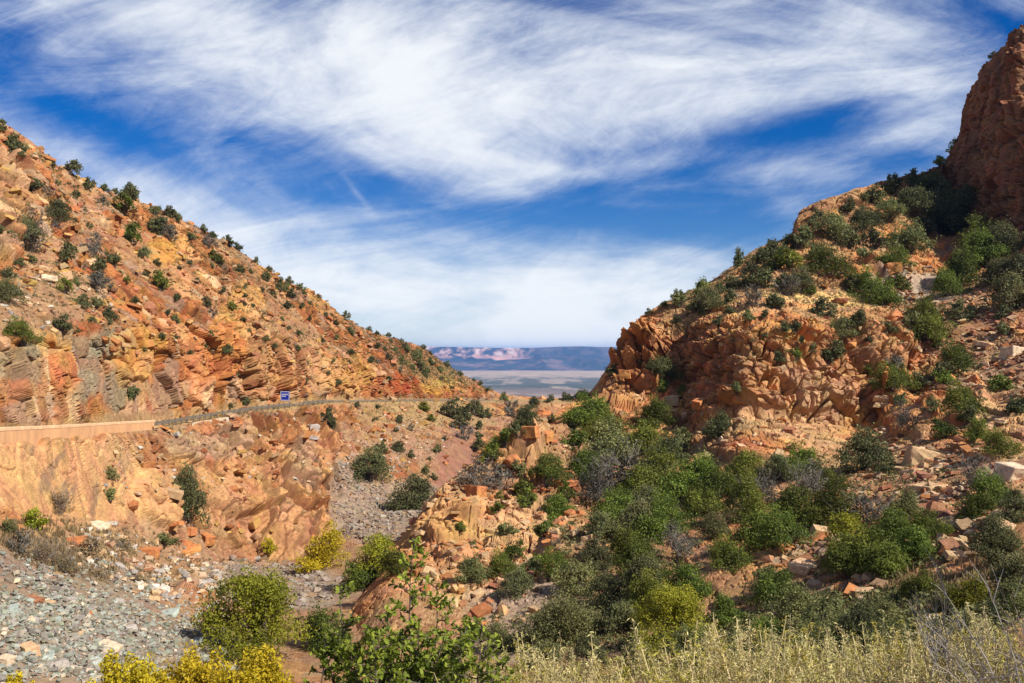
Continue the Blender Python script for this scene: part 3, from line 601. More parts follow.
# ------------------------------------------------------------------ rocks
def rock_mesh(seed, flat=.8, box=False, sub=2):
    r = random.Random(seed); bm = bmesh.new()
    for i in range(16 if not box else 11):
        if box:
            v = Vector([(1 if (i >> k) & 1 else -1) * r.uniform(.68, 1) for k in range(3)]) if i < 8 else Vector([r.uniform(-1, 1) for k in range(3)])
        else:
            v = Vector((r.gauss(0, 1), r.gauss(0, 1), r.gauss(0, 1))).normalized() * r.uniform(.75, 1.05)
        bm.verts.new((v.x, v.y * .85, v.z * flat))
    res = bmesh.ops.convex_hull(bm, input=bm.verts)
    bmesh.ops.delete(bm, geom=list({g for g in res['geom_interior'] + res['geom_unused'] if isinstance(g, bmesh.types.BMVert)}), context='VERTS')
    bmesh.ops.dissolve_limit(bm, angle_limit=math.radians(10), verts=bm.verts, edges=bm.edges)
    if sub:
        bmesh.ops.bevel(bm, geom=bm.edges[:], offset=.05, segments=1, affect='EDGES')
        bmesh.ops.triangulate(bm, faces=bm.faces)
        for _ in range(sub):
            bmesh.ops.subdivide_edges(bm, edges=[e for e in bm.edges if e.calc_length() > .22], cuts=1)
            bmesh.ops.triangulate(bm, faces=bm.faces)
    V = np.array([v.co[:] for v in bm.verts]); bmesh.ops.triangulate(bm, faces=bm.faces)
    bm.verts.index_update(); F = np.array([[v.index for v in f.verts] for f in bm.faces]); bm.free()
    if sub:
        nrm = V / np.linalg.norm(V, axis=1, keepdims=True)
        h, s, e, _ = cells(V * 2.6 + seed, seed)
        V = V + nrm * ((fbm(V + seed * 3.1, .6, 3, seed) - .5) * .22 + (h - .5) * .07 + s * .1)[:, None]
    return V, F

ROCKT = []
RC = {'orange': ORANGE, 'tan': TAN * 1.1, 'ochre': OCHRE, 'grey': GREY * 1.2, 'pale': np.array((.60, .46, .30)), 'brown': BROWN * 1.3, 'green': np.array((.36, .39, .33))}
rock_cache = {}
def rock_me(kind, shape, var):
    k = (kind, shape, var)
    if k not in rock_cache:
        V, F = rock_mesh(100 + var * 7 + {'block': 0, 'slab': 31, 'round': 62}[shape], {'block': .75, 'slab': .34, 'round': .85}[shape], shape != 'round', 2)
        c = RC[kind][None] * (.8 + .4 * fbm(V * 3, 1, 3, var)[:, None]) * np.ones((len(V), 1))
        rock_cache[k] = mesh_np('boulder', V, F, M_STONE, c)
    return rock_cache[k]

LM = [  # landmarks for saying where a bush or boulder stands
    (8, 150, 'at the top left end of the left hill skyline'), (45, 172, 'below the skyline at the top of the left hill'), (40, 205, 'beside the tall tan cliff at the left frame edge'),
    (95, 190, 'on the skyline right of the tan cliff'), (140, 200, 'on the dark bushy stretch of left skyline'), (120, 230, 'below the bushy stretch of left skyline'),
    (30, 245, 'under the tan cliff at the left edge'), (90, 255, 'around the pale slabs on the upper left slope'), (15, 285, 'at the left edge above the road cut'),
    (75, 285, 'on the bare soil slope of the left hill'), (100, 315, 'on the brink above the green-grey road cut'), (40, 325, 'on the soil rim above the left road cut'),
    (165, 220, 'beside the yellow outcrop high on the left hill'), (155, 255, 'below the yellow outcrop high on the left hill'), (170, 290, 'in the middle of the left hill'),
    (205, 228, 'on the skyline above the middle of the left hill'), (235, 250, 'along the steep middle of the left skyline'), (220, 275, 'under the steep middle of the left skyline'),
    (245, 295, 'on the ochre rib of the left hill'), (215, 315, 'just uphill of the ochre rib'), (280, 272, 'on the skyline before the orange knob'), (280, 298, 'below the skyline left of the orange knob'),
    (255, 325, 'at the foot of the ochre rib'), (295, 330, 'on the slope above the blue sign'), (170, 330, 'on the orange cliffs above the guardrail start'), (140, 375, 'on the yellow road cut above the parapet end'),
    (232, 365, 'on the orange road cut above the guardrail'), (238, 403, 'at roadside behind the guardrail'), (325, 308, 'around the orange knob on the left skyline'), (350, 335, 'on the slope below the orange knob'),
    (385, 335, 'on the low saddle of left skyline'), (375, 358, 'on the lower left slope above the road bend'), (320, 378, 'on the peach cliff right of the blue sign'), (408, 358, 'on the green shoulder of the left hill'),
    (432, 362, 'on the descending end of the left skyline'), (470, 380, 'at the last tip of the left ridge'), (410, 378, 'around the red roadside cutting'), (450, 388, 'above the yellow roadside cutting'),
    (340, 408, 'just below the road bend'), (395, 420, 'on the straw slope under the far road'), (440, 412, 'in the thicket below the far road'), (475, 412, 'at the right end of the far road thicket'),
    (190, 500, 'on the cliffs under the guardrail'), (110, 485, 'at the foot of the smooth peach rock face'), (378, 460, 'below the far straw slope above the scree chute'), (425, 460, 'beside the red soil gully'), (415, 492, 'at the head of the grey scree'),
    (40, 530, 'below the smooth peach rock face, left edge'), (90, 550, 'on the soil at the top of the rubble slope'), (190, 560, 'at the lower end of the rubble slope'), (280, 560, 'at the foot of the left cliffs'), (375, 565, 'in the ravine bed beyond the sapling'), (280, 625, 'between the rubble and the sapling'),
    (60, 620, 'on the grey-green rubble slope'), (470, 440, 'at the top of the red soil gully'), (490, 470, 'on the crest of the near spur'), (520, 425, 'where the spur meets the valley view'), (530, 490, 'on the upper spur behind its crest'), (505, 535, 'on the sunlit face of the spur'), (475, 575, 'at the left foot of the spur'), (520, 575, 'at the base of the spur face'), (550, 520, 'on the right flank of the spur'),
    (575, 388, 'on the notch beside the valley view'), (600, 410, 'in the green patch under the cliff nose'), (665, 375, 'on the ledge below the shaded cliff'), (620, 450, 'at the top of the central thicket'), (655, 440, 'between the central thicket and cliff foot'), (600, 480, 'at the left side of the central thicket'), (660, 475, 'in the middle of the central thicket'), (620, 530, 'in the lower central thicket'), (665, 530, 'at the right of the central thicket'), (570, 570, 'in the hollow right of the spur'), (640, 580, 'at the bottom of the central thicket'), (685, 600, 'low in the gully centre'), (560, 620, 'behind the weeds below the spur'), (700, 640, 'behind the weeds in the gully centre'), (720, 430, 'at the foot of the jointed cliff'), (735, 480, 'right of the central thicket under the jointed cliff'), (735, 540, 'in the rocky gap right of the central thicket'),
    (690, 295, 'on the cliff nose skyline'), (720, 292, 'on the first bushy step of right skyline'), (745, 275, 'on the right skyline below the rock pinnacle'), (770, 255, 'on the bushy right skyline'), (770, 290, 'left of the trail ledge'), (720, 320, 'on top of the shaded cliff'), (755, 318, 'just under the left end of the trail'),
    (795, 250, 'below the striped crag on right skyline'), (830, 240, 'behind the striped crag on right hill'), (890, 215, 'under the dark wooded saddle'), (905, 245, 'in the middle of upper right slope'), (930, 195, 'on the dark wooded saddle beside the peak'), (955, 215, 'at the shaded foot of the peak'), (985, 240, 'on the shaded slope below the peak'), (1012, 285, 'at the right edge below the peak'), (955, 280, 'beside the upper scree chute'), (990, 60, 'on the outline of the dark peak'),
    (875, 290, 'above the trail ledge'), (800, 290, 'along the trail ledge'), (820, 305, 'on the trail below its bend'), (850, 320, 'below the right end of the trail'), (925, 318, 'at the foot of the upper scree'), (790, 350, 'on top of the jointed cliff'), (825, 352, 'on the broken step above the purple slab'), (890, 370, 'under the bare rounded outcrop'), (935, 375, 'between the round outcrop and big boulders'), (960, 360, 'on the scree below the big pale boulders'), (1000, 385, 'on the far right scree'), (960, 415, 'on the stepped outcrop at right'), (910, 410, 'on the tan ledges at right'), (1005, 440, 'at the right edge above the flat boulder'), (865, 455, 'beside the purple slab'), (795, 462, 'under the purple slab'), (970, 478, 'beside the flat pale boulder'), (1005, 500, 'at the right edge below the flat boulder'), (930, 515, 'along the narrow stone chute at right'), (870, 510, 'at the upper side of the lower right thicket'), (810, 510, 'at the left of the lower right thicket'), (880, 550, 'in the middle of lower right thicket'), (780, 540, 'left below the lower right thicket'), (845, 565, 'around the orange slabs in the lower thicket'), (930, 580, 'at the lower end of right thicket'), (1000, 555, 'at the right edge in shade'), (790, 600, 'low in the right gully'), (860, 620, 'in the dark hollow behind the weeds'), (960, 610, 'behind the bare twigs at right'),
]
ORD = ['first', 'second', 'third', 'fourth', 'fifth', 'sixth', 'seventh', 'eighth', 'ninth', 'tenth', 'eleventh', 'twelfth', 'thirteenth', 'fourteenth']
def lm_of(px, py): return min(range(len(LM)), key=lambda i: (LM[i][0] - px) ** 2 + ((LM[i][1] - py) * 1.2) ** 2)
REG = []   # (object, px, py, descriptive start, noun, plural, lm index)
def register(o, px, py, desc, noun, plural): REG.append((o, px, py, desc, noun, plural, lm_of(px, py)))
def write_labels():
    by = {}
    for r in REG: by.setdefault((r[6], r[4]), []).append(r)
    for (lm, noun), rs in by.items():
        rs.sort(key=lambda r: r[1])
        # a description no neighbour shares singles it out by look alone
        for i, r in enumerate(rs):
            n = len(rs); same = [q for q in rs if q[3] == r[3]]
            where = LM[lm][2]
            if n == 1: s = f"{r[3]} {noun} {where}"
            elif len(same) == 1: s = f"the only {r[3]} {noun} {where}"
            else:
                k = [id(q) for q in same].index(id(r)); m = len(same)
                o_ = 'leftmost' if k == 0 else 'rightmost' if k == m - 1 else (ORD[k] + ' from left')
                s = f"{o_}, {r[3]} {noun} {where}"
            for a, b in (('scrub bush', 'bush'), ('dark green', 'dark'), ('the only ', ''), (' from left', ' along'), ('the top of the left hill', 'the left hilltop'), ('the middle of the', 'mid')):
                if len(s.split()) > 16: s = s.replace(a, b)
            assert len(s.split()) <= 16, s
            r[0]['label'] = s

# boulders that stand out: px, py (centre), width, height factor by shape, kind, shape
BOULD = [
    (1013, 353, 24, 'pale', 'block', 'big pale angular'), (986, 343, 20, 'tan', 'slab', 'flat tan'), (922, 458, 34, 'tan', 'block', 'large box shaped tan'), (915, 470, 24, 'tan', 'slab', 'thin tilted tan'), (928, 486, 40, 'tan', 'slab', 'long tilted tan'), (1012, 472, 36, 'pale', 'block', 'flat topped pale'), (975, 380, 24, 'orange', 'round', 'rounded orange'), (960, 418, 20, 'orange', 'block', 'blocky orange'),
    (893, 315, 22, 'orange', 'round', 'rounded orange'), (838, 300, 20, 'brown', 'slab', 'flat brown'), (912, 310, 10, 'orange', 'block', 'small orange'), (937, 247, 14, 'orange', 'block', 'square orange'), (905, 265, 18, 'tan', 'slab', 'flat orange'), (925, 262, 12, 'orange', 'slab', 'small flat orange'), (892, 267, 18, 'orange', 'block', 'square orange'), (852, 345, 18, 'orange', 'round', 'rounded orange'), (848, 358, 14, 'orange', 'round', 'small rounded orange'), (884, 395, 26, 'tan', 'slab', 'flat tan'), (884, 404, 22, 'tan', 'slab', 'long flat tan'),
    (805, 565, 32, 'tan', 'slab', 'broad tan'), (832, 578, 14, 'orange', 'slab', 'upright orange'), (786, 545, 26, 'orange', 'slab', 'long orange'), (800, 553, 22, 'tan', 'slab', 'stacked tan'), (815, 585, 18, 'tan', 'block', 'small tan'), (935, 622, 22, 'pale', 'block', 'grey white'), (908, 613, 10, 'grey', 'block', 'small grey'), (640, 440, 10, 'orange', 'round', 'small round orange'), (528, 534, 13, 'tan', 'round', 'rounded tan'), (590, 540, 20, 'tan', 'block', 'large tan'), (590, 556, 20, 'grey', 'block', 'grey'), (560, 522, 14, 'orange', 'slab', 'flat orange'), (565, 480, 24, 'orange', 'slab', 'flat orange'), (512, 460, 26, 'orange', 'round', 'smooth orange'), (530, 430, 20, 'orange', 'block', 'cracked orange'), (545, 435, 18, 'orange', 'block', 'angular orange'), (541, 412, 20, 'orange', 'slab', 'flat orange'), (475, 492, 24, 'orange', 'block', 'shaded orange'), (563, 444, 16, 'tan', 'slab', 'tan'),
    (722, 438, 10, 'pale', 'round', 'small pale'), (783, 420, 14, 'orange', 'round', 'orange'), (740, 398, 14, 'orange', 'block', 'orange'), (700, 402, 16, 'orange', 'block', 'square orange'), (670, 400, 18, 'tan', 'block', 'tan'), (625, 372, 14, 'orange', 'block', 'tan'), (945, 395, 16, 'orange', 'block', 'orange'), (985, 428, 20, 'tan', 'block', 'tan'), (1003, 420, 16, 'tan', 'slab', 'tan'), (985, 520, 12, 'tan', 'block', 'tan'), (958, 555, 12, 'grey', 'block', 'grey'), (965, 540, 10, 'tan', 'block', 'small tan'), (955, 525, 12, 'pale', 'block', 'small pale'),
    (97, 524, 20, 'pale', 'slab', 'broad pale'), (110, 522, 16, 'grey', 'slab', 'flat grey'), (187, 548, 26, 'orange', 'slab', 'orange overhanging'), (175, 521, 16, 'orange', 'slab', 'orange'), (190, 530, 14, 'orange', 'block', 'orange'), (206, 538, 18, 'orange', 'block', 'large orange'), (74, 541, 22, 'orange', 'block', 'orange'), (148, 571, 10, 'brown', 'block', 'dark brown'), (148, 552, 20, 'orange', 'block', 'orange'), (107, 645, 30, 'pale', 'slab', 'big pale'), (28, 650, 26, 'tan', 'block', 'tan'), (20, 630, 14, 'grey', 'slab', 'grey'), (46, 654, 24, 'green', 'slab', 'grey-green'), (47, 601, 16, 'tan', 'slab', 'tan'), (32, 598, 24, 'brown', 'slab', 'reddish'), (55, 620, 12, 'green', 'block', 'green'), (88, 612, 12, 'orange', 'round', 'orange'), (168, 612, 22, 'green', 'slab', 'pale green'), (12, 580, 14, 'pale', 'slab', 'white'), (95, 660, 20, 'green', 'slab', 'flat green'), (70, 600, 12, 'grey', 'block', 'grey'), (10, 610, 16, 'green', 'block', 'green'), (60, 665, 18, 'grey', 'block', 'grey'), (130, 630, 14, 'grey', 'block', 'grey'), (4, 660, 18, 'pale', 'block', 'pale'), (120, 600, 12, 'grey', 'slab', 'grey'), (196, 640, 16, 'green', 'slab', 'green'), (29, 618, 15, 'pale', 'slab', 'pale'), (77, 634, 15, 'tan', 'slab', 'tan'),
    (45, 277, 22, 'pale', 'slab', 'pale cream'), (40, 268, 18, 'tan', 'slab', 'tan'), (90, 259, 20, 'tan', 'slab', 'flat tan'), (68, 234, 10, 'ochre', 'slab', 'small ochre'), (37, 168, 12, 'orange', 'block', 'orange'), (43, 172, 14, 'orange', 'block', 'orange'), (30, 150, 10, 'orange', 'block', 'red orange'), (65, 275, 14, 'tan', 'block', 'tan'), (150, 308, 22, 'brown', 'round', 'dark rounded'), (310, 411, 10, 'brown', 'slab', 'dark'), (313, 427, 13, 'grey', 'block', 'square grey'), (313, 437, 13, 'grey', 'slab', 'grey'), (225, 436, 12, 'brown', 'block', 'brown'),
]
vi = 0
random.seed(11)
for (px, py, w, kind, shape, desc) in BOULD:
    h = cast(px, py + w * .12)
    if h is None: continue
    P_, n_, _ = h; s = w * P_.y / FPX * .46
    o = link('boulder', rock_me(kind, shape, vi % 4)); vi += 1
    o.location = P_ + n_ * s * (.15 if shape != 'slab' else .1); o.scale = (s * random.uniform(.95, 1.15), s * random.uniform(.8, 1.1), s * random.uniform(.85, 1.05))
    o.rotation_euler = (random.uniform(-.2, .2), random.uniform(-.25, .15), random.uniform(0, 6.28))
    tag(o, None, 'boulder', 'boulders on the canyon slopes'); register(o, px, py, desc, 'boulder' if shape != 'slab' else 'slab', '')

# loose stones nobody could count
STT = [rock_mesh(500 + i, [.7, .45, .3, .8][i % 4], i % 2 == 0, 0) for i in range(8)]
def stones(name, p, zones, n, smin, smax, cols, seed, power=2.2):
    r = np.random.default_rng(seed); W = np.zeros_like(p.U)
    vis = np.abs(p.U - 512) < 620
    for (a, b, c, d, s, rot) in zones: W = np.maximum(W, ell(p, a, b, c, d, W * 0, rot) * s)
    W = W * np.clip((fbm(p.P.reshape(-1, 3), 4.5, 4, seed + 60).reshape(W.shape) - .34) / .18, .06, 1)
    # area of each quad as weight
    A = np.linalg.norm(np.cross(np.gradient(p.P, axis=0), np.gradient(p.P, axis=1)), axis=2)
    # favour what faces the viewpoint evenly
    w = (W * vis * A / (p.P[:, :, 1] ** .7)).ravel(); w /= w.sum()
    idx = r.choice(len(w), n, p=w); base = p.D3.reshape(-1, 3)[idx]; nr = p.N.reshape(-1, 3)[idx]
    VV, FF, CC = [], [], []; off = 0
    cols = np.array(cols)
    for i in range(n):
        V, F = STT[r.integers(len(STT))]
        s = smin + (smax - smin) * r.random() ** power
        M = np.array(Euler((r.uniform(-.5, .5), r.uniform(-.5, .5), r.uniform(0, 6.28))).to_matrix())
        jit = r.normal(0, .12, 3)
        VV.append((V * s * (r.uniform(.8, 1.3), 1, r.uniform(.7, 1.1))) @ M.T + base[i] + nr[i] * s * .25 + jit * (1, 1, 0)); FF.append(F + off); off += len(V)
        c = cols[r.integers(len(cols))] * r.uniform(.75, 1.2); CC.append(np.repeat(c[None], len(V), 0))
    o = link(name, mesh_np(name, np.concatenate(VV), np.concatenate(FF), M_STONE, np.clip(np.concatenate(CC), 0, .8)))
    tag(o, kind='stuff'); return o
PALE = np.array((.58, .50, .40)); GRN = np.array((.36, .37, .30)); LG = np.array((.48, .45, .40)); LT = np.array((.52, .36, .22))
o = stones('rubble', pL, [(30, 645, 150, 75, 1, 20), (170, 640, 70, 30, .5, 30), (150, 600, 90, 26, .18, 22)], 19000, .03, .21, [LG * (.66, .61, .50), GRN * (.74, .72, .62), GRN * (.6, .62, .56), PALE * (.8, .76, .68), LG * (.56, .54, .46), GREY * (.6, .57, .48), GRN * .8, GREY * .9, GREY * .65, np.array((.33, .33, .27)), np.array((.26, .27, .22)), np.array((.26, .21, .16))], 1, 4.0)
tag(o, 'grey-green broken rubble spread over the near left slope', 'rubble')
o = stones('scree_gravel', pL, [(272, 583, 72, 22, 1, 5), (390, 512, 62, 30, 1, 0), (350, 495, 22, 32, 1, 0), (380, 470, 24, 10, .4, 0)], 5500, .08, .42, [GREY * (.9, .8, .72), GREY * (.72, .62, .55), LG * (.62, .57, .5), np.array((.27, .20, .155)), TAN * .55], 2, 3.2)
tag(o, 'grey scree gravel filling the ravine bed between the cliffs', 'scree')
o = stones('soil_stones_debris', pL, [(150, 568, 85, 28, 1, 20), (50, 300, 70, 34, .6, -12), (390, 440, 60, 24, .5, 0), (160, 470, 60, 40, .3, 0), (300, 470, 60, 60, .25, 0)], 3500, .05, .42, [TAN, LT, SOIL, GREY, PALE * .9], 3, 3)
tag(o, 'small tan stone debris scattered on the left hill soil', 'debris')
o = stones('hillside_rubble', pL, [(120, 270, 170, 80, 1, 25), (300, 330, 120, 45, 1, 30), (420, 375, 70, 20, .8, 15), (230, 480, 110, 70, .7, 0), (390, 440, 70, 40, .6, 0), (20, 160, 40, 40, 1, 0)], 9000, .10, .95, [ORANGE * .8, OCHRE * .7, ORANGE * .7, TAN * .75, PEACH * .65, BROWN * 1.5, ORANGE * .6], 6, 3.4)
tag(o, 'orange and ochre broken rock strewn over the left mountainside', 'rubble')
o = stones('talus_rubble', pR, [(960, 325, 70, 42, 1, 20), (912, 296, 44, 18, 1.2, 10), (985, 375, 60, 34, 1, 0), (950, 500, 60, 60, 1, 40), (830, 565, 60, 34, .8, 20), (880, 470, 40, 40, .6, 30)], 10000, .07, .55, [TAN * .85, LT * .9, BROWN * 1.6, BROWN, ORANGE * .85, TAN * .95, DARK * 1.6, SOIL], 4, 4.2)
tag(o, 'tan and brown talus rubble lying in chutes on the right hill', 'talus')
o = stones('spur_rubble', pR, [(500, 545, 95, 75, .9, 0), (550, 480, 60, 60, .6, 0), (700, 440, 120, 40, .5, 0), (820, 352, 140, 34, .4, 0), (830, 262, 120, 24, .35, 0), (660, 400, 60, 30, .6, 0)], 8500, .08, .6, [ORANGE * .95, TAN * .9, ORANGE * .8, TAN, BROWN * 1.4, PEACH * .75], 5, 3.2)
tag(o, 'broken orange rock rubble covering the spur and cliff ledges', 'rubble')

# ------------------------------------------------------------------ vegetation templates
def leaves(C, Nn, size, r, asp=.55, jit=.9):
    """diamond leaves (two triangles as one quad) at centres C facing roughly Nn"""
    n = len(C); d = Nn + r.normal(0, jit, (n, 3)); d /= np.linalg.norm(d, axis=1, keepdims=True)
    t = np.cross(d, r.normal(0, 1, (n, 3))); t /= np.linalg.norm(t, axis=1, keepdims=True) + 1e-9; b = np.cross(d, t)
    s = (size * r.uniform(.6, 1.3, n))[:, None]
    V = np.stack([C - t * s, C + b * s * asp + d * s * .15, C + t * s, C - b * s * asp + d * s * .15], 1).reshape(-1, 3)
    return V, np.arange(4 * n).reshape(n, 4)

def crown_mesh(name, mat, seed, nl, per, leaf, h=.8, open_=.25, skirt=.12):
    """unit-wide crown: clumps of leaves; gaps between the clumps; base at z=0, width about 1"""
    r = np.random.default_rng(seed); CC, NN, K = [], [], []
    centres = []
    ax = r.uniform(.75, 1.1); lean = r.normal(0, .10, 2); bump_ = r.uniform(0, 6.283, 3)
    for i in range(nl):
        th = r.uniform(0, 6.283); u = r.random() ** .8; rad = .44 * math.sqrt(r.random()) * (.72 + .28 * math.sin(2 * th + bump_[0]) * math.sin(3 * th + bump_[1]) + .18 * r.normal())
        top_ = (h - skirt - .08) * (1 - 1.25 * rad * rad / .2 * .55) * r.uniform(.75, 1.12)
        z = skirt * .6 + max(top_, .1) * u
        c = np.array((rad * math.cos(th) * (1.12 - .4 * u) + lean[0] * u, rad * math.sin(th) * (1.12 - .4 * u) * ax + lean[1] * u, z)); R = r.uniform(.065, .165) * (1.15 - .45 * u)
        centres.append((c, R)); flat = r.uniform(.5, .9)
        m = int(per * (R / .13) ** 2); d = r.normal(0, 1, (m, 3)); d[:, 2] += .3; d /= np.linalg.norm(d, axis=1, keepdims=True)
        rr = R * (1 - open_ * r.random(m) ** 1.3) * (1 + .9 * (vnoise(d * 2.2 + i * 9.1, seed) - .5))
        kb = .42 + .6 * (r.random() - .5)
        CC.append(c + d * rr[:, None] * (1, 1, flat)); NN.append(d + (0, 0, .3)); K.append(np.clip(r.normal(kb, .18, m), 0, 1))
        # loose sprays sticking out
        for q in range(5):
            k = max(3, m // 30); dv = r.normal(0, 1, 3) + (0, 0, .6); dv /= np.linalg.norm(dv); tt_ = r.uniform(.7, 1.75, (k, 1))
            CC.append(c + dv * R * tt_ + r.normal(0, R * .12, (k, 3))); NN.append(r.normal(0, 1, (k, 3))); K.append(np.clip(r.normal(kb + .15, .2, k), 0, 1))
    C = np.concatenate(CC); Nn = np.concatenate(NN); K = np.concatenate(K); ok = C[:, 2] > 0.0
    C, Nn, K = C[ok], Nn[ok], K[ok]
    V, F = leaves(C, Nn, leaf, r)
    me = mesh_np(name, V, F, mat, np.repeat(np.repeat(K[:, None], 3, 1), 4, 0)); return me, centres

def branch_mesh(name, mat, seed, centres, r0=.022, n=6):
    mb = MB(); r = random.Random(seed)
    for c, R in centres[:n]:
        c = Vector(c); p0 = Vector((r.uniform(-.04, .04), r.uniform(-.04, .04), -.06)); m = p0.lerp(c, .5) + Vector((r.uniform(-.05, .05), r.uniform(-.05, .05), .02))
        mb.tube([p0, m, c], [r0, r0 * .6, r0 * .25], 5)
        for q in range(3):
            e = c + Vector((r.gauss(0, 1), r.gauss(0, 1), r.gauss(.4, .7))).normalized() * R * 1.3; mb.tube([m.lerp(c, .6 + .2 * q), e], [r0 * .3, r0 * .12], 3)
    return mb.mesh(name, mat)

def twig_mesh(name, mat, seed, n0=7, depth=3, spread=.75, length=.42, rad=.010, n=3):
    r = random.Random(seed); mb = MB()
    def grow(p, d, l, rad_, k):
        q = p + d * l * .5 + Vector((r.gauss(0, .04), r.gauss(0, .04), r.gauss(0, .03))) * l
        e = p + d * l
        mb.tube([p, q, e], [rad_, rad_ * .75, rad_ * .5], n)
        if k == 0: return
        for j in range(r.choice((2, 3, 3))):
            dd = (d + Vector((r.gauss(0, .5), r.gauss(0, .5), r.gauss(.1, .4)))).normalized()
            grow(p.lerp(e, r.uniform(.5, 1)), dd, l * r.uniform(.55, .8), rad_ * .55, k - 1)
    for i in range(n0):
        a = r.uniform(0, 6.283); s = r.uniform(.2, 1) * spread
        grow(Vector((0, 0, -.03)), Vector((s * math.cos(a), s * math.sin(a), r.uniform(.5, 1))).normalized(), length * r.uniform(.7, 1.1), rad, depth)
    return mb.mesh(name, mat)

TPL = {}
def tpl(kind, big, v):
    k = (kind, int(big), v)
    if k in TPL: return TPL[k]
    sd = 1000 + sum(map(ord, kind)) * 13 + v * 71 + 5 * big
    h = {'dark': .70, 'mid': .72, 'bright': .78, 'olive': .72, 'grey': .75, 'yellow': .8, 'dry': .6}[kind]
    if kind in ('grey', 'dry'):
        nl, per, leaf = (26, 55, .020) if big else (16, 45, .034)
    else:
        nl, per, leaf = (60, 420, .0105) if big == 2 else (46, 210, .0150) if big else (20, 85, .036)
    cm, cen = crown_mesh('crown', LF[kind], sd, nl, per, leaf, h, .3 if kind not in ('grey',) else .6)
    if kind in ('grey', 'dry'):
        bm_ = twig_mesh('branches', M_TWIG if kind == 'grey' else M_DKTWIG, sd, 13 if big else 9, 3 if big else 2, .85, .40, .0065 if big else .013)
    else:
        bm_ = branch_mesh('branches', M_BARK, sd, cen, .018, 14)
    TPL[k] = (cm, bm_, h); return TPL[k]

NOUN = {'dark': 'scrub bush', 'mid': 'leafy shrub', 'bright': 'shrub', 'olive': 'shrub', 'grey': 'twiggy bush', 'yellow': 'shrub', 'dry': 'dry bush'}
ONAME = {'dark': 'scrub_bush', 'mid': 'leafy_shrub', 'bright': 'leafy_shrub', 'olive': 'leafy_shrub', 'grey': 'twiggy_bush', 'yellow': 'yellow_shrub', 'dry': 'dry_bush'}
COLW = {'dark': 'dark green', 'mid': 'green', 'bright': 'yellow-green', 'olive': 'olive', 'grey': 'grey', 'yellow': 'yellow', 'dry': 'brown'}
GRP = {'dark': 'dark scrub bushes on the hills', 'mid': 'leafy shrubs on the hills', 'bright': 'yellow-green shrubs', 'olive': 'olive shrubs', 'grey': 'grey twiggy bushes', 'yellow': 'yellow shrubs', 'dry': 'brown dry bushes'}
random.seed(21)
nb = 0
def bush(px, py, w, kind='dark', hf=None, D=None):
    """px, py: centre of the crown in the photograph; the foot is found on the slope"""
    global nb
    big = 2 if w >= 58 and kind not in ('grey', 'dry') else int(w >= 26)
    cm, bm_, h = tpl(kind, big, nb % (2 if big == 2 else 3 if big else 4)); nb += 1
    hf = hf or 1.0
    fy = py + w * h * hf * .5
    if D: P_ = at(px, fy, D)
    else:
        q = None; t_ = 0
        while q is None and t_ < 14: q = cast(px, fy + t_); t_ += 2
        if q is None: return None
        P_ = q[0]
    s = w * P_.y / FPX * ((1.35 if w < 14 else 1.5) if px < 500 and py < 470 else 1.6 if w < 40 else 1.4)
    rz = random.uniform(0, 6.28); sc = (s, s * random.uniform(.85, 1.1), s * hf * random.uniform(.92, 1.08))
    desc = ('tall ' if hf > 1.25 else 'broad ' if w >= 44 else 'large ' if w >= 26 else 'small ' if w < 10 else '') + COLW[kind]
    if w < 11:
        o = link(ONAME[kind], cm)
    else:
        o = link(ONAME[kind], None); link('crown', cm, o); link('branches', bm_, o)
    o.location = P_ - Vector((0, 0, s * .05)); o.rotation_euler = (random.uniform(-.1, .1), random.uniform(-.1, .1), rz); o.scale = sc
    tag(o, None, 'bush' if kind in ('dark', 'grey', 'dry') else 'shrub', GRP[kind]); register(o, px, py, desc, NOUN[kind], '')
    return o

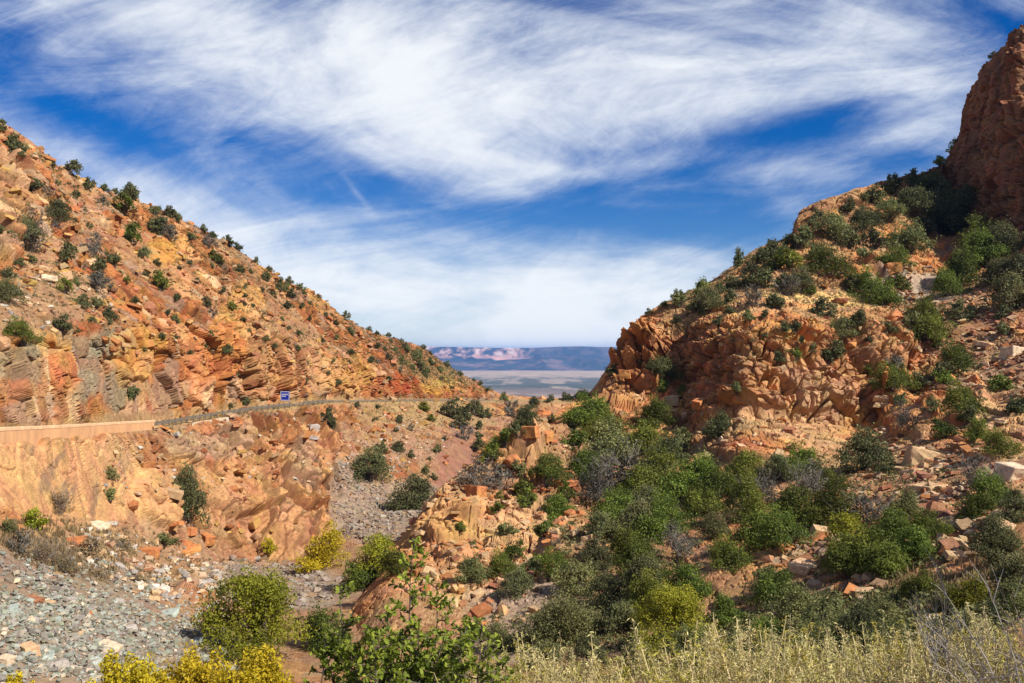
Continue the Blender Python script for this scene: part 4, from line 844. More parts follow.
LEFT_B = """3,117,8 2,128,10 14,143,22 20,153,10 51,163,12 68,164,18 56,180,10 36,184,18 49,191,12g 76,194,10 87,184,14 103,181,12 116,185,10 138,194,22 122,205,22m 125,192,12 54,211,32 103,201,12g 131,235,22m 157,225,24 158,200,8 155,211,14 88,225,8 28,236,38g 24,230,26 2,229,12 64,253,24 88,246,26g 111,258,16 140,252,14 96,265,20 156,261,10 30,258,12
168,212,14 159,227,20 171,233,18g 190,236,12 180,218,14 179,207,7 203,222,10 213,226,10 208,243,16g 228,239,14 239,245,12 218,258,14m 214,266,8 255,252,8 273,259,5 268,263,10 238,270,12 251,271,8 288,272,10 300,278,12 267,277,12 279,285,16 290,293,12 286,304,12 272,293,8 244,286,7 246,295,7 253,305,6 244,304,6 232,307,12m 206,302,14 213,311,10g 176,297,10 164,281,20m 184,258,7 180,267,7 244,319,8 248,331,7 265,338,9 298,332,9 288,328,6 283,319,6 210,333,8 176,336,9 164,336,9 177,319,12 168,312,8 227,346,10 157,326,10
319,288,6 309,303,6 325,314,7 353,332,12 345,315,10 368,327,8 376,329,7 388,331,7 401,334,5 337,337,9o 351,351,9 376,345,9 392,341,7 384,348,7 370,359,11 378,362,8g 388,356,9 400,371,9g 388,378,9 308,362,10 333,360,6 328,372,6 338,381,10 305,380,11 318,387,5 341,392,7g 407,348,12o 415,356,14o 402,360,12o 427,373,14o 419,352,10 424,347,7 431,351,6 446,361,8 460,373,8 474,376,5 480,383,7 488,387,6 451,387,7 441,378,7 424,382,7g 411,379,7g 461,392,5 462,382,6 420,365,12o 412,367,10o 432,362,10o 440,369,9o 396,350,9o
356,404,8 377,406,7 398,418,8 331,420,18a 447,409,20 462,413,24 474,407,18 482,413,14 458,399,6 424,407,14O 431,418,10m 383,448,14 397,446,14 370,468,38 416,492,48 435,449,13 410,454,11 430,458,6 425,471,10o 435,477,9 398,420,8 411,427,10g 375,420,9 382,429,5 397,430,7 445,438,7 476,425,12 460,423,18 480,435,12 464,433,18g 474,445,16 486,454,22m 495,440,8
9,273,14 8,291,30 23,331,30m 59,322,20 96,277,18 98,284,22g 63,287,16m 80,301,16 96,303,14 91,320,11 111,313,14 108,321,13 124,279,10m 162,285,16m 140,253,10 76,330,7 77,282,10o 133,392,16 146,349,8 167,310,8 228,350,10 236,373,12 245,401,11 230,405,7 231,306,11m 188,500,38A 111,473,14o 110,495,16o 190,352,7 205,346,6 70,246,10 18,262,12 330,290,7 262,290,7 222,290,9 196,280,8 190,262,8 145,275,10 135,300,10 310,318,7 322,340,7 300,348,8 350,362,6 275,345,7 262,312,8 300,305,8 305,292,9 335,322,8
37,521,24b 9,527,16o 59,505,28d 163,539,16o 217,593,12o 40,555,26d 65,566,26d 85,547,24d 20,545,24g 125,545,22d 140,580,14d 100,575,16d 322,551,38y 269,546,14y 384,552,36b 366,573,44m 400,562,30m 258,618,100B 318,628,56m 474,571,32o 476,632,18m 460,527,12m 245,600,20o"""
RIGHT_B = """640,361,11 667,369,30o 664,387,14m 679,392,11m 610,371,16 581,383,15 568,391,10 588,406,46m 603,418,44m 656,414,32m 717,427,30 553,419,10 524,417,28 512,411,16g 505,438,20m 518,429,16 486,413,12 547,467,40m 495,452,22m 518,469,16o 528,489,20m 612,446,56o 644,434,44m 582,464,40m 620,470,56g 656,464,50m 685,438,22o 685,476,56m 597,489,40g 638,484,50m 667,452,36o 480,476,38g 500,478,24g
528,499,20m 498,507,14m 500,497,9m 505,530,16o 542,528,22m 558,506,30m 570,493,20m 459,528,10m 511,551,22m 507,566,26m 474,545,9o 535,563,18m 560,565,30m 558,543,9g 520,585,30 537,566,16 577,577,50o 620,546,42m 577,612,70o 550,628,50o 638,580,64 656,593,50m 685,580,44m 679,617,70b 644,559,50m 656,524,50m 638,521,50 670,512,50m 612,502,44m 682,541,40g 714,527,28o 688,643,60o 729,615,36m 600,530,36 595,556,34 605,590,40 625,615,44
888,210,28o 862,221,26 906,237,46o 838,227,36o 797,240,24 830,261,42m 777,255,24 772,266,16 791,259,24m 894,256,26m 955,270,38m 952,285,28m 979,230,46m 985,250,48m 1011,293,50 1017,271,40 938,211,50 908,200,40 955,220,40 932,191,40 868,288,34m 885,295,34m 800,283,28 786,287,20g 932,326,42m 917,324,24o 961,360,32m 844,326,28o 859,318,16o 822,309,20 778,303,18 828,354,20o 796,354,13m 810,348,11o 778,357,11 791,326,14o 926,309,28m 955,312,24 897,362,14g 865,370,13m 944,370,18 900,373,22m 884,326,14o 870,195,24 890,185,22 912,180,20 850,205,16 995,270,40 968,205,40 1000,240,44
897,378,30m 920,380,22 944,379,20m 873,386,15o 996,384,20m 1018,406,24 967,402,34m 933,406,16o 910,419,26g 947,429,20m 967,417,20o 973,432,26m 1002,444,28m 901,399,14 865,452,52 885,471,16o 797,459,38m 803,483,44g 780,469,30 824,478,30m 973,476,40g 999,490,48m 1014,508,40 985,505,40m 870,506,44g 821,508,60m 786,506,56m 906,508,30o 929,522,32m 900,523,40m
791,529,50m 897,526,46m 920,544,46m 850,559,42m 870,547,56m 894,561,46m 856,536,38b 941,529,26m 1002,544,60 1011,573,50 926,582,40m 967,592,46b 950,602,28o 780,588,50m 791,608,56o 827,614,50o 856,631,66 885,617,50o 891,643,50o 809,631,60o 973,631,50o 745,500,48m 720,482,38m 760,530,46m 733,556,34m 765,578,40o 743,469,38m 762,490,40g 705,500,40m 1015,600,50o 930,640,50o 540,652,40o 590,655,44 640,656,44o 750,645,40o 795,652,40o 500,640,30o 770,628,40m 720,655,40 850,655,44o
683,299,22 701,291,18m 711,298,30 695,306,18o 725,298,16 723,288,14 735,283,18 746,282,16 760,279,24o 737,260,12A 753,268,16 760,257,20 770,250,16 773,264,22m 782,281,16 751,298,22g 779,303,18 676,320,10o 717,322,13 750,318,13o 762,315,11 787,327,12 776,347,10 772,244,12 793,242,16 811,222,10 820,214,12 737,388,12o 687,446,22 777,357,12 650,312,8 665,305,9 940,155,12m 953,148,12m 992,54,9 505,398,10o 530,403,14 549,399,10 515,404,8g 570,398,10 840,345,9 870,340,8 905,345,9 935,345,10m 1008,330,16 1000,312,18 815,330,10o 765,335,8 800,340,9 700,312,10 730,310,11 812,290,14m 845,283,18 905,285,20m 862,255,20o 815,250,18 850,240,20 875,240,24 925,225,22 890,330,10 705,470,26m 690,505,30m 648,500,34 625,500,30m 575,440,24m 590,430,26m 575,425,16"""
KC = {'m': ('mid', 1), 'g': ('grey', 1), 'o': ('olive', 1), 'b': ('bright', 1), 'B': ('bright', 1.0), 'y': ('yellow', 1.2), 'd': ('dry', 1), 'a': ('dark', 1.5), 'A': ('dark', 1.7), 'O': ('bright', .8)}
for txt in (LEFT_B, RIGHT_B):
    for tok in txt.split():
        kc = tok[-1] if tok[-1].isalpha() else None
        a, b_, c = (float(x) for x in (tok[:-1] if kc else tok).split(','))
        k, hf = KC[kc] if kc else ('dark', 1)
        bush(a, b_, c, k, hf)
write_labels()

# tufts of dry grass on the open soil: too many to count
def tufts(name, p, zones, n, hgt, seed, mat, label):
    r = np.random.default_rng(seed); W = np.zeros_like(p.U)
    for (a, b, c, d, s, rot) in zones: W = np.maximum(W, ell(p, a, b, c, d, W * 0, rot) * s)
    w = (W * (np.abs(p.U - 512) < 600)).ravel(); w /= w.sum(); idx = r.choice(len(w), n, p=w)
    B = p.D3.reshape(-1, 3)[idx]; m = 7
    C = np.repeat(B, m, 0) + r.normal(0, .10, (n * m, 3)) * (1, 1, 0)
    tip = C + np.stack([r.normal(0, .16, n * m), r.normal(0, .16, n * m), r.uniform(.5, 1.1, n * m)], 1) * hgt
    sd = r.normal(0, 1, (n * m, 3)); sd[:, 2] = 0; sd /= np.linalg.norm(sd, axis=1, keepdims=True); sd *= .05
    V = np.stack([C - sd, C + sd, tip], 1).reshape(-1, 3)
    me = mesh_np(name, V, np.arange(3 * n * m).reshape(-1, 3), mat, np.repeat(r.uniform(.2, 1, (n * m, 1)), 3, 0) * np.ones((1, 3)))
    tag(link(name, me), label, 'grass', kind='stuff')
tufts('dry_grass', pL, [(430, 412, 80, 18, 1, 0), (390, 440, 60, 26, .6, 0), (70, 548, 70, 26, 1, 10), (150, 560, 60, 26, .5, 20), (240, 440, 80, 30, .25, -5), (250, 415, 90, 8, .8, -8), (60, 300, 70, 40, .35, 0), (420, 365, 60, 18, .8, 20), (250, 300, 80, 50, .25, 30)], 6000, .38, 61, LF['dry'], 'dry straw coloured grass tufts over the left slopes')
tufts('ledge_grass', pR, [(850, 300, 95, 8, 1.2, 4), (800, 320, 140, 30, .3, 0), (600, 470, 60, 50, .3, 0), (830, 265, 120, 40, .3, 0), (900, 560, 120, 50, .3, 0)], 3500, .35, 62, LF['dry'], 'dry straw coloured grass on the right hill ledges')

def ground_cover(name, p, zones, n, size, seed, mat, label):
    r = np.random.default_rng(seed); W = np.zeros_like(p.U)
    for (a, b, c, d, s, rot) in zones: W = np.maximum(W, ell(p, a, b, c, d, W * 0, rot) * s)
    w = (W * (np.abs(p.U - 512) < 600)).ravel(); w /= w.sum(); idx = r.choice(len(w), n, p=w)
    B = p.D3.reshape(-1, 3)[idx]; m = 26; R = np.repeat(size * r.uniform(.5, 1.3, n), m)[:, None]
    d = r.normal(0, 1, (n * m, 3)); d[:, 2] = np.abs(d[:, 2]); d /= np.linalg.norm(d, axis=1, keepdims=True)
    V, F = leaves(np.repeat(B, m, 0) + d * R * (1, 1, .8), d, size * .22, r, .6)
    tag(link(name, mesh_np(name, V, F, mat, np.repeat(np.clip(r.normal(.45, .25, (n * m, 1)), 0, 1).repeat(3, 1), 4, 0))), label, 'ground cover', kind='stuff')
ground_cover('ground_cover_undergrowth', pL, [(412, 357, 34, 16, 1, 25), (440, 372, 24, 9, .8, 25), (300, 300, 90, 14, .35, 35), (200, 245, 90, 16, .4, 28), (80, 190, 80, 18, .4, 25), (350, 325, 40, 12, .5, 25), (380, 350, 30, 16, .4, 20), (260, 310, 110, 50, .12, 30), (60, 260, 70, 40, .15, 20), (470, 386, 22, 5, .5, 15)], 2800, .5, 71, LF['olive'], 'low olive scrub covering the left mountainside between the bushes')
ground_cover('ledge_undergrowth', pR, [(760, 275, 90, 26, .6, -15), (860, 240, 80, 40, .5, 0), (640, 520, 90, 90, .7, 0), (870, 520, 110, 70, .5, 0), (660, 630, 180, 26, 1, 0), (880, 620, 130, 30, 1, 0), (820, 330, 120, 40, .2, 0), (960, 400, 60, 60, .2, 0)], 2800, .42, 72, LF['olive'], 'low olive scrub between the shrubs of the right hill')

# ------------------------------------------------------------------ foreground plants
def fg_root(px, D):
    x = (px - CX) / FPX * D; return Vector((x, D, bank_z(x, D)))
def set_g(o, label, cat, group=None): tag(o, label, cat, group)

# golden shrub at the bottom, left of the sapling
def gold_shrub(px, D, top, w, seed, lab):
    r0 = fg_root(px, D); topz = -(top - HY) / FPX * D; Ht = topz - r0.z; wm = w * D / FPX
    root = link('golden_shrub', None, loc=r0); set_g(root, lab, 'shrub', 'golden shrubs at the front')
    r = np.random.default_rng(seed); CC = []; NN = []; KK = []; mb = MB()
    for i in range(70):
        a = r.uniform(0, 6.283); rad = math.sqrt(r.random()) * .5
        tipv = np.array((rad * math.cos(a) * wm, rad * math.sin(a) * wm * .8, Ht * (1 - .42 * (rad * 2) ** 2) * r.uniform(.84, 1)))
        b0 = np.array((rad * .25 * math.cos(a) * wm, rad * .25 * math.sin(a) * wm, 0))
        mb.tube([b0, (b0 + tipv) / 2 + r.normal(0, .03, 3), tipv], [.012, .009, .004], 4)
        m = 300; R = wm * .085
        d = r.normal(0, 1, (m, 3)); d /= np.linalg.norm(d, axis=1, keepdims=True)
        t = r.random(m) ** .6
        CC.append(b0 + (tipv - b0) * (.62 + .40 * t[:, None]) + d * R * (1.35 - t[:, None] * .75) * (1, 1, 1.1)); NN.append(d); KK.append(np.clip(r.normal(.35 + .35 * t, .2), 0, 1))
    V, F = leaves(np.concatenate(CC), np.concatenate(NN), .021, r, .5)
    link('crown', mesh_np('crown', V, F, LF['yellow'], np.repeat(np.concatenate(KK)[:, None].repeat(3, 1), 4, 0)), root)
    link('stems', mb.mesh('stems', M_BARK), root)
gold_shrub(128, 9.0, 650, 110, 1, 'broad golden yellow shrub at the bottom edge in front of the rubble')
gold_shrub(195, 9.3, 645, 110, 4, 'golden yellow shrub between two others at the bottom edge')
gold_shrub(252, 9.0, 646, 110, 2, 'golden yellow shrub next to the saplings at the bottom edge')
gold_shrub(18, 9.0, 674, 60, 3, 'low golden shrub in the bottom corner under the rubble')

# leafy sapling
def oval_leaf_mesh(C, A, Nn, ln, r):
    """six-point pointed leaf folded along its rib: C base, A direction, Nn up"""
    n = len(C); A = A / np.linalg.norm(A, axis=1, keepdims=True); B = np.cross(Nn, A); B /= np.linalg.norm(B, axis=1, keepdims=True) + 1e-9; U_ = np.cross(A, B)
    l = (ln * r.uniform(.6, 1.25, n))[:, None]; w = l * .30
    pts = [C, C + A * l * .35 + B * w + U_ * l * .10, C + A * l * .75 + B * w * .75 + U_ * l * .06, C + A * l - U_ * l * .10, C + A * l * .75 - B * w * .75 + U_ * l * .06, C + A * l * .35 - B * w + U_ * l * .10]
    V = np.stack(pts, 1).reshape(-1, 3); o = np.arange(n)[:, None] * 6
    F = np.concatenate([o + np.array([[0, 1, 2, 3]]), o + np.array([[0, 3, 4, 5]])], 0)
    return V, F
def sapling(px, D, top, wpx, seed, nst, lab, lean=0):
    r0 = fg_root(px, D); Ht = -(top - HY) / FPX * D - r0.z
    root = link('leafy_sapling', None, loc=r0); set_g(root, lab, 'sapling', 'leafy saplings at the front')
    r = np.random.default_rng(seed); mb = MB(); C = []; A = []; K = []
    for s in range(nst):
        sx = (r.uniform(-.5, .5) if s else lean) * wpx * D / FPX; hh = Ht * (1 if s == 0 else r.uniform(.45, .80))
        sy = r.uniform(-.25, .25)
        pts = [np.array((sx * .15 * k + r.normal(0, .008), sy * .15 * k, hh * k / 6)) if k < 6 else np.array((sx, sy, hh)) for k in range(7)]
        for k in range(1, 6): pts[k] = pts[k] * (1, 1, 1) + np.array((sx * (k / 6 - .15 * k), 0, 0)) + r.normal(0, .008, 3)
        mb.tube(pts, [.011 * (1 - k / 8) for k in range(7)], 5)
        for j in range(34):
            k = r.uniform(.8, 5.95); i = int(k); p = pts[i] + (pts[i + 1] - pts[i]) * (k - i)
            a = r.uniform(0, 6.283); ln = r.uniform(.10, .24) * (1.15 - k / 9) * min(1.2, Ht)
            d = np.array((math.cos(a), math.sin(a) * .8, r.uniform(.15, .9))); d /= np.linalg.norm(d)
            e = p + d * ln; mb.tube([p, (p + e) / 2 + r.normal(0, .006, 3), e], [.005, .004, .002], 4)
            for m in range(r.integers(9, 15)):
                q = p + (e - p) * r.uniform(.25, 1.05); C.append(q); A.append(d * .4 + r.normal(0, .6, 3) + (0, 0, .1)); K.append(np.clip(r.normal(.4, .28), 0, 1))
        for m in range(8):
            C.append(pts[6] - (0, 0, .04 * m * r.random())); A.append(r.normal(0, .6, 3) + (0, 0, .5)); K.append(r.uniform(.4, 1))
    C = np.array(C); A = np.array(A); K = np.array(K)
    V, F = oval_leaf_mesh(C, A, r.normal(0, .5, (len(C), 3)) + (0, 0, 1), .043, r)
    link('foliage', mesh_np('foliage', V, F, LF['sap'], np.repeat(K[:, None].repeat(3, 1), 6, 0)), root)
    link('stem', mb.mesh('stem', M_BARK, True), root)
sapling(402, 6.0, 545, 150, 5, 22, 'tall leafy green sapling standing in front of the ravine', .06)
sapling(455, 5.6, 625, 90, 6, 8, 'shorter leafy sapling leaning toward the weeds', .3)
sapling(430, 6.6, 578, 90, 11, 12, 'leafy sapling close beside the tall sapling, half its height', .1)
sapling(378, 5.2, 640, 90, 12, 9, 'lowest leafy sapling at the bottom edge under the tall sapling', 0)
sapling(312, 6.2, 640, 80, 13, 8, 'low leafy sapling next to the golden shrub, apart from the others', .1)
sapling(358, 6.4, 585, 80, 8, 8, 'low leafy sapling on the golden shrub side of the tall sapling', -.2)

# weeds: a few plants of each kind, then copies
def weed_plant(seed, kind, ht=.8):
    r = np.random.default_rng(seed); mb = MB(); C = []; Nn = []; K = []
    for s in range(7 if kind != 'plume' else 3):
        a = r.uniform(0, 6.283); sp = r.uniform(.03, .26); h = ht * r.uniform(.6, 1)
        e = np.array((math.cos(a) * sp, math.sin(a) * sp, h)); m = e * .5 + r.normal(0, .015, 3) + (0, 0, .04)
        mb.tube([np.zeros(3), m, e], [.0045, .0035, .0015], 3)
        for j in range(9):
            t = r.uniform(.35, 1); p = (m * (1 - (t - .5) * 2) + e * (t - .5) * 2) if t > .5 else m * t * 2
            d = np.array((r.normal(0, 1), r.normal(0, 1), r.uniform(.4, 1.4))); d /= np.linalg.norm(d); l = r.uniform(.03, .12) * (1.3 - t)
            q = p + d * l; mb.tube([p, q], [.002, .001], 3)
            for k in range(9): C.append(p + (q - p) * r.uniform(.2, 1.1) + r.normal(0, .008, 3)); Nn.append(r.normal(0, 1, 3)); K.append(np.clip(r.normal(.5, .25), 0, 1))
        for k in range(26): C.append(e - e * r.uniform(0, .22) + r.normal(0, .010, 3)); Nn.append(r.normal(0, 1, 3)); K.append(np.clip(r.normal(.6, .25), 0, 1))
    V, F = leaves(np.array(C), np.array(Nn), .0105, r, .26)
    return (mesh_np('foliage', V, F, LF['goldw' if kind == 'gold' else 'weed'], np.repeat(np.array(K)[:, None].repeat(3, 1), 4, 0)), mb.mesh('stalks', M_WSTALK))  # holds the weed's seed heads together with its small leaves
M_WSTALK = mat_plain('dry_weed_stalk', (.46, .37, .19), scale=20)
WT = [weed_plant(700 + i, 'gold' if i % 3 == 1 else 'pale') for i in range(7)]
random.seed(31)
wn = 0
slots = []
for px in np.arange(474, 1050, 5.5):
    for lay in range(2): slots.append((px + random.uniform(-4, 4), random.uniform(5.4, 6.6) if lay == 0 else random.uniform(6.8, 8.6)))
for px, D in slots:
    if vnoise(np.array([[px / 26.0, D * .6, 3.3]]), 9)[0] < .40: continue
    i = random.randrange(len(WT)); a = fg_root(px, D)
    top = np.interp(px, [470, 520, 600, 700, 760, 850, 900, 960, 1024], [658, 642, 636, 632, 626, 634, 628, 620, 610]) + random.uniform(-16, 30)
    ht = (-(top - HY) / FPX * D - a.z)
    o = link('dry_weed', None, loc=a); sh_, st_ = WT[i]
    link('foliage', sh_, o); link('stalks', st_, o)
    s = max(ht, .2) / .8; o.scale = (s * random.uniform(.9, 1.3), s * random.uniform(.9, 1.3), s); o.rotation_euler = (random.uniform(-.1, .1), random.uniform(-.1, .1), random.uniform(0, 6.28))
    gold = i % 3 == 1
    tag(o, 'golden tipped dry weed in the band along the bottom edge' if gold else 'pale straw coloured dry weed in the band along the bottom edge', 'weed', 'golden weeds at the front' if gold else 'pale weeds at the front'); wn += 1
# taller single stalks that stand clear of the rest
for (px, D, top, lab) in ((848, 6.2, 640, 'taller branching dry weed standing against the dark hollow'), (812, 6.4, 632, 'slender dry weed stalk standing clear above the dark shrub'), (533, 6.8, 628, 'tall dry weed stalk standing clear at the foot of the spur'), (640, 7.0, 630, 'tall golden weed plume rising above the weed band')):
    a = fg_root(px, D); sh_, st_ = weed_plant(900 + px, 'plume' if px != 640 else 'gold', .8)
    o = link('tall_weed', None, loc=a); link('foliage', sh_, o); link('stalks', st_, o)
    ht = (-(top - HY) / FPX * D - a.z); o.scale = (ht / .8 * .8, ht / .8 * .8, ht / .8); tag(o, lab, 'weed')

# grass blades low between the weeds
r = np.random.default_rng(5); n = 17000
px = r.uniform(440, 1080, n); D = r.uniform(4.8, 9.0, n); x = (px - CX) / FPX * D
z = np.interp(D, [3.5, 7, 12], [-2.1, -3.25, -5.6]) + np.interp(x, [-12, -3, 3, 8], [-.6, -.3, 0, .1]) - .03
B = np.stack([x, D, z], 1); hh = r.uniform(.25, .62, n)
tip = B + np.stack([r.normal(0, .12, n), r.normal(0, .12, n), hh], 1); mid = (B + tip) / 2 + (0, 0, .05)
sd = r.normal(0, 1, (n, 3)); sd[:, 2] = 0; sd /= np.linalg.norm(sd, axis=1, keepdims=True); sd *= .0045
V = np.stack([B - sd, B + sd, mid + sd * .7, mid - sd * .7], 1).reshape(-1, 3); V2 = np.stack([mid - sd * .7, mid + sd * .7, tip + sd * .1, tip - sd * .1], 1).reshape(-1, 3)
VV = np.concatenate([V, V2]); Fq = np.arange(len(VV)).reshape(-1, 4); K = r.uniform(.1, 1, n); K = np.concatenate([np.repeat(K, 4), np.repeat(K, 4)])
tag(link('grass', mesh_np('grass', VV, Fq, LF['weed'], K[:, None].repeat(3, 1))), 'dry grass blades between the weeds along the bottom edge', 'grass', kind='stuff')

# bare grey twigs at the right edge
def bare_shrub(px, D, top, wpx, seed, lab, n0):
    a = fg_root(px, D); ht = -(top - HY) / FPX * D - a.z; r = random.Random(seed); mb = MB(); tw = MB()
    for i in range(n0):
        ang = r.uniform(-1, 1); tip = Vector((ang * wpx * D / FPX * .55 - .15, r.uniform(-.5, .5), ht * r.uniform(.55, 1) * (1 - .3 * abs(ang))))
        m = tip * .55 + Vector((r.gauss(0, .05), r.gauss(0, .05), .12))
        mb.tube([(0, 0, -.05), m * .5 + Vector((0, 0, .04)), m, tip], [.007, .006, .0045, .0015], 4)
        for k in range(7):
            t = r.uniform(.35, .95); p = m.lerp(tip, (t - .5) * 2) if t > .5 else m * (t * 2)
            d = (tip.normalized() + Vector((r.gauss(0, .5), r.gauss(0, .5), r.gauss(0, .35)))).normalized(); e = p + d * r.uniform(.12, .38)
            tw.tube([p, (p + e) / 2 + Vector((r.gauss(0, .01), 0, r.gauss(0, .01))), e], [.003, .0025, .001], 3)
            if r.random() < .6:
                d2 = (d + Vector((r.gauss(0, .5), r.gauss(0, .5), r.gauss(0, .4)))).normalized(); tw.tube([(p + e) / 2, (p + e) / 2 + d2 * .14], [.002, .001], 3)
    o = link('bare_shrub', None, loc=a); set_g(o, lab, 'shrub', 'bare grey shrubs at the front')
    link('branches', mb.mesh('branches', M_TWIG), o); link('twigs', tw.mesh('twigs', M_TWIG), o)
bare_shrub(1040, 5.2, 535, 200, 1, 'bare grey shrub with long leafless twigs at the right edge', 22)
bare_shrub(965, 5.8, 622, 130, 2, 'low bare grey shrub among the weeds near the right edge', 18)
bare_shrub(1010, 6.4, 590, 120, 4, 'thin bare grey shrub behind the weeds beside the long twigs', 12)

# ------------------------------------------------------------------ sky, sun, air, camera
w = bpy.data.worlds.new('World'); S.world = w; w.use_nodes = True; t = w.node_tree; N = t.nodes; N.clear()
out = N.new('ShaderNodeOutputWorld'); bg = N.new('ShaderNodeBackground'); bg.inputs['Strength'].default_value = .082
sky = N.new('ShaderNodeTexSky'); sky.sky_type = 'NISHITA'; sky.sun_disc = False; sky.sun_elevation = SUN_EL; sky.sun_rotation = SUN_AZ; sky.altitude = 1500; sky.air_density = 1.0; sky.dust_density = .3; sky.ozone_density = 3.0
tc = N.new('ShaderNodeTexCoord'); sx = N.new('ShaderNodeSeparateXYZ'); L(t, tc.outputs['Generated'], sx.inputs[0])
def mth(op, a, b=None, c=None, clamp=False):
    n = N.new('ShaderNodeMath'); n.operation = op; n.use_clamp = clamp
    for i, v in enumerate((a, b, c)):
        if v is None: continue
        if isinstance(v, (int, float)): n.inputs[i].default_value = v
        else: L(t, v, n.inputs[i])
    return n.outputs[0]
ay = mth('MAXIMUM', mth('ABSOLUTE', sx.outputs[1]), .05)
u = mth('DIVIDE', sx.outputs[0], ay); v = mth('DIVIDE', sx.outputs[2], ay)     # tangent coordinates of the direction
# high cloud sheet: noise on a plane overhead, so streaks converge towards the horizon
den = mth('ADD', mth('MAXIMUM', sx.outputs[2], 0), .10)
cu = mth('DIVIDE', sx.outputs[0], den); cv = mth('DIVIDE', sx.outputs[1], den)
cb = N.new('ShaderNodeCombineXYZ'); L(t, cu, cb.inputs[0]); L(t, cv, cb.inputs[1])
cd = N.new('ShaderNodeCombineXYZ'); L(t, u, cd.inputs[0]); L(t, v, cd.inputs[1])
def noise(src, scale, detail, rough, mapscale, rot, dist=0, off=(0, 0, 0)):
    m0 = N.new('ShaderNodeMapping'); m0.inputs['Rotation'].default_value = (0, 0, math.radians(rot)); L(t, src.outputs[0], m0.inputs[0])
    mp_ = N.new('ShaderNodeMapping'); mp_.inputs['Scale'].default_value = mapscale; mp_.inputs['Location'].default_value = off
    L(t, m0.outputs[0], mp_.inputs[0]); n = N.new('ShaderNodeTexNoise'); n.inputs['Scale'].default_value = scale; n.inputs['Detail'].default_value = detail; n.inputs['Roughness'].default_value = rough; n.inputs['Distortion'].default_value = dist
    L(t, mp_.outputs[0], n.inputs['Vector']); return n.outputs['Fac']
n1 = noise(cd, 4.0, 9, .58, (.55, 1.5, 1), 12, .8)
n2 = noise(cd, 9.0, 10, .66, (.30, 1.25, 1), -10, .9, (3, 1, 0))
n3 = noise(cd, 22.0, 8, .7, (.5, 1.1, 1), -22, .6, (7, 2, 0))
BL = [ # px, py, rx, ry, rot (screen down-right positive), weight
    (250, 55, 260, 62, 16, .75), (420, 120, 130, 50, 14, .5), (330, 20, 240, 40, 5, .35), (620, 90, 190, 55, -5, .42), (800, 65, 190, 46, -8, .5), (930, 85, 90, 30, 5, .35), (690, 20, 120, 30, 0, .25),
    (420, 285, 330, 48, 6, .5), (220, 210, 160, 32, 20, .35), (600, 300, 160, 40, 0, .45), (690, 262, 110, 20, -5, .4), (760, 180, 120, 40, -10, .2), (560, 240, 120, 30, 0, .2), (800, 172, 90, 13, 2, .5), (890, 138, 70, 14, -25, .4), (780, 198, 30, 14, 40, .3), (550, 335, 300, 20, 0, .55), (520, 305, 260, 24, 2, .35), (60, 150, 60, 14, 20, .15),
    (40, 100, 120, 26, 28, -.6), (150, 150, 110, 16, 28, -.3), (370, 190, 80, 24, 20, -.35), (470, 215, 90, 18, 5, -.25), (680, 185, 140, 30, -12, -.5), (540, 130, 70, 26, 10, -.25), (620, 150, 90, 16, -8, -.2), (750, 150, 120, 8, -6, .25), (640, 205, 110, 7, 4, .3), (560, 170, 60, 6, 8, .25), (800, 130, 90, 18, -14, -.5), (730, 225, 70, 24, 0, -.55), (640, 235, 120, 22, 8, -.35), (990, 30, 70, 22, 5, -.3), (430, 25, 40, 20, 20, -.2), (885, 160, 30, 10, -20, -.15), (590, 195, 60, 20, 0, -.35), (540, 330, 70, 3, 0, -.15), (0, 30, 30, 40, 0, -.3),
    (356, 192, 20, 3.0, 52, .34)]
cov = None
for (px, py, rx, ry, rot, wt) in BL:
    a = math.radians(rot); U0 = (px - CX) / FPX; V0 = (HY - py) / FPX; rx /= FPX; ry /= FPX
    du = mth('SUBTRACT', u, U0); dv = mth('SUBTRACT', v, V0)
    p1 = mth('MULTIPLY_ADD', du, math.cos(a) / rx, mth('MULTIPLY', dv, -math.sin(a) / rx))
    p2 = mth('MULTIPLY_ADD', du, math.sin(a) / ry, mth('MULTIPLY', dv, math.cos(a) / ry))
    r2 = mth('ADD', mth('MULTIPLY', p1, p1), mth('MULTIPLY', p2, p2))
    g = mth('MULTIPLY', mth('EXPONENT', mth('MULTIPLY', r2, -.8)), wt * (.72 if wt > 0 else .8))
    cov = g if cov is None else mth('ADD', cov, g)
nn = mth('ADD', mth('ADD', mth('MULTIPLY', mth('SUBTRACT', n1, .5), 1.9), mth('MULTIPLY', mth('SUBTRACT', n2, .5), 1.4)), mth('MULTIPLY', mth('SUBTRACT', n3, .5), .65))
dens = mth('ADD', mth('ADD', cov, .34), nn)
mr = N.new('ShaderNodeMapRange'); mr.interpolation_type = 'SMOOTHSTEP'; mr.inputs[1].default_value = -.08; mr.inputs[2].default_value = 1.28; L(t, dens, mr.inputs[0])
hz = N.new('ShaderNodeMapRange'); hz.inputs[1].default_value = .10; hz.inputs[2].default_value = 0; hz.inputs[3].default_value = 0; hz.inputs[4].default_value = .12; L(t, v, hz.inputs[0])
fac = mth('MULTIPLY', mth('ADD', mr.outputs[0], hz.outputs[0], clamp=True), .96)
hs = N.new('ShaderNodeHueSaturation'); hs.inputs['Hue'].default_value = .517; hs.inputs['Saturation'].default_value = 1.5; hs.inputs['Value'].default_value = .80; L(t, sky.outputs[0], hs.inputs['Color'])
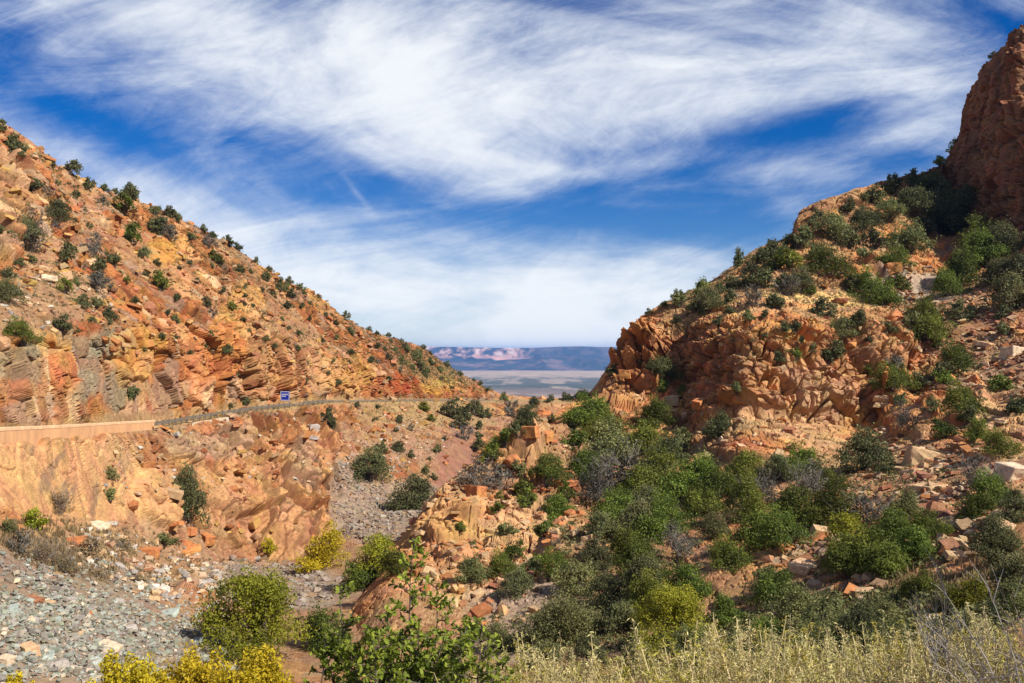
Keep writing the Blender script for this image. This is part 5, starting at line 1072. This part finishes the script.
cc = N.new('ShaderNodeMix'); cc.data_type = 'RGBA'; cc.inputs[6].default_value = (4.9, 5.7, 7.2, 1); cc.inputs[7].default_value = (7.8, 8.1, 8.4, 1); L(t, mr.outputs[0], cc.inputs[0])
mix = N.new('ShaderNodeMix'); mix.data_type = 'RGBA'; L(t, fac, mix.inputs[0]); L(t, hs.outputs[0], mix.inputs[6]); L(t, cc.outputs[2], mix.inputs[7])
L(t, mix.outputs[2], bg.inputs['Color']); L(t, bg.outputs[0], out.inputs['Surface'])

sl = bpy.data.lights.new('sun', 'SUN'); sl.energy = 5.0; sl.angle = math.radians(.5); sl.color = (1, .95, .86)
so = bpy.data.objects.new('sun', sl); COL.objects.link(so)
dsun = Vector((math.sin(SUN_AZ) * math.cos(SUN_EL), math.cos(SUN_AZ) * math.cos(SUN_EL), math.sin(SUN_EL)))
so.rotation_euler = dsun.to_track_quat('Z', 'Y').to_euler(); so.location = dsun * 400

HAZE = 4.0e-5
if HAZE:
    mb = MB(); mb.box((0, 15000, -150), (90000, 32000, 560))
    hm = bpy.data.materials.new('haze_air'); hm.use_nodes = True; tt = hm.node_tree; tt.nodes.clear()
    oo = tt.nodes.new('ShaderNodeOutputMaterial'); pv = tt.nodes.new('ShaderNodeVolumePrincipled'); pv.inputs['Density'].default_value = HAZE; pv.inputs['Color'].default_value = (.20, .45, 1.0, 1); pv.inputs['Anisotropy'].default_value = 0
    tt.links.new(pv.outputs[0], oo.inputs['Volume'])
    tag(link('haze', mb.mesh('haze', hm)), 'thin blue haze in the air over the valley', 'haze', kind='stuff')

cam = bpy.data.cameras.new('camera'); cam.sensor_width = 36; cam.lens = FPX / 1024 * 36; cam.shift_y = (HY - 341.5) / 1024; cam.clip_start = .1; cam.clip_end = 80000
co = bpy.data.objects.new('camera', cam); COL.objects.link(co); co.rotation_euler = (math.radians(90), 0, 0); S.camera = co
S.view_settings.view_transform = 'Standard'; S.view_settings.look = 'None'; S.view_settings.exposure = .56; S.view_settings.gamma = 1
S.cycles.use_denoising = True; S.cycles.max_bounces = 6; S.cycles.diffuse_bounces = 3; S.cycles.volume_bounces = 0; S.cycles.transparent_max_bounces = 4
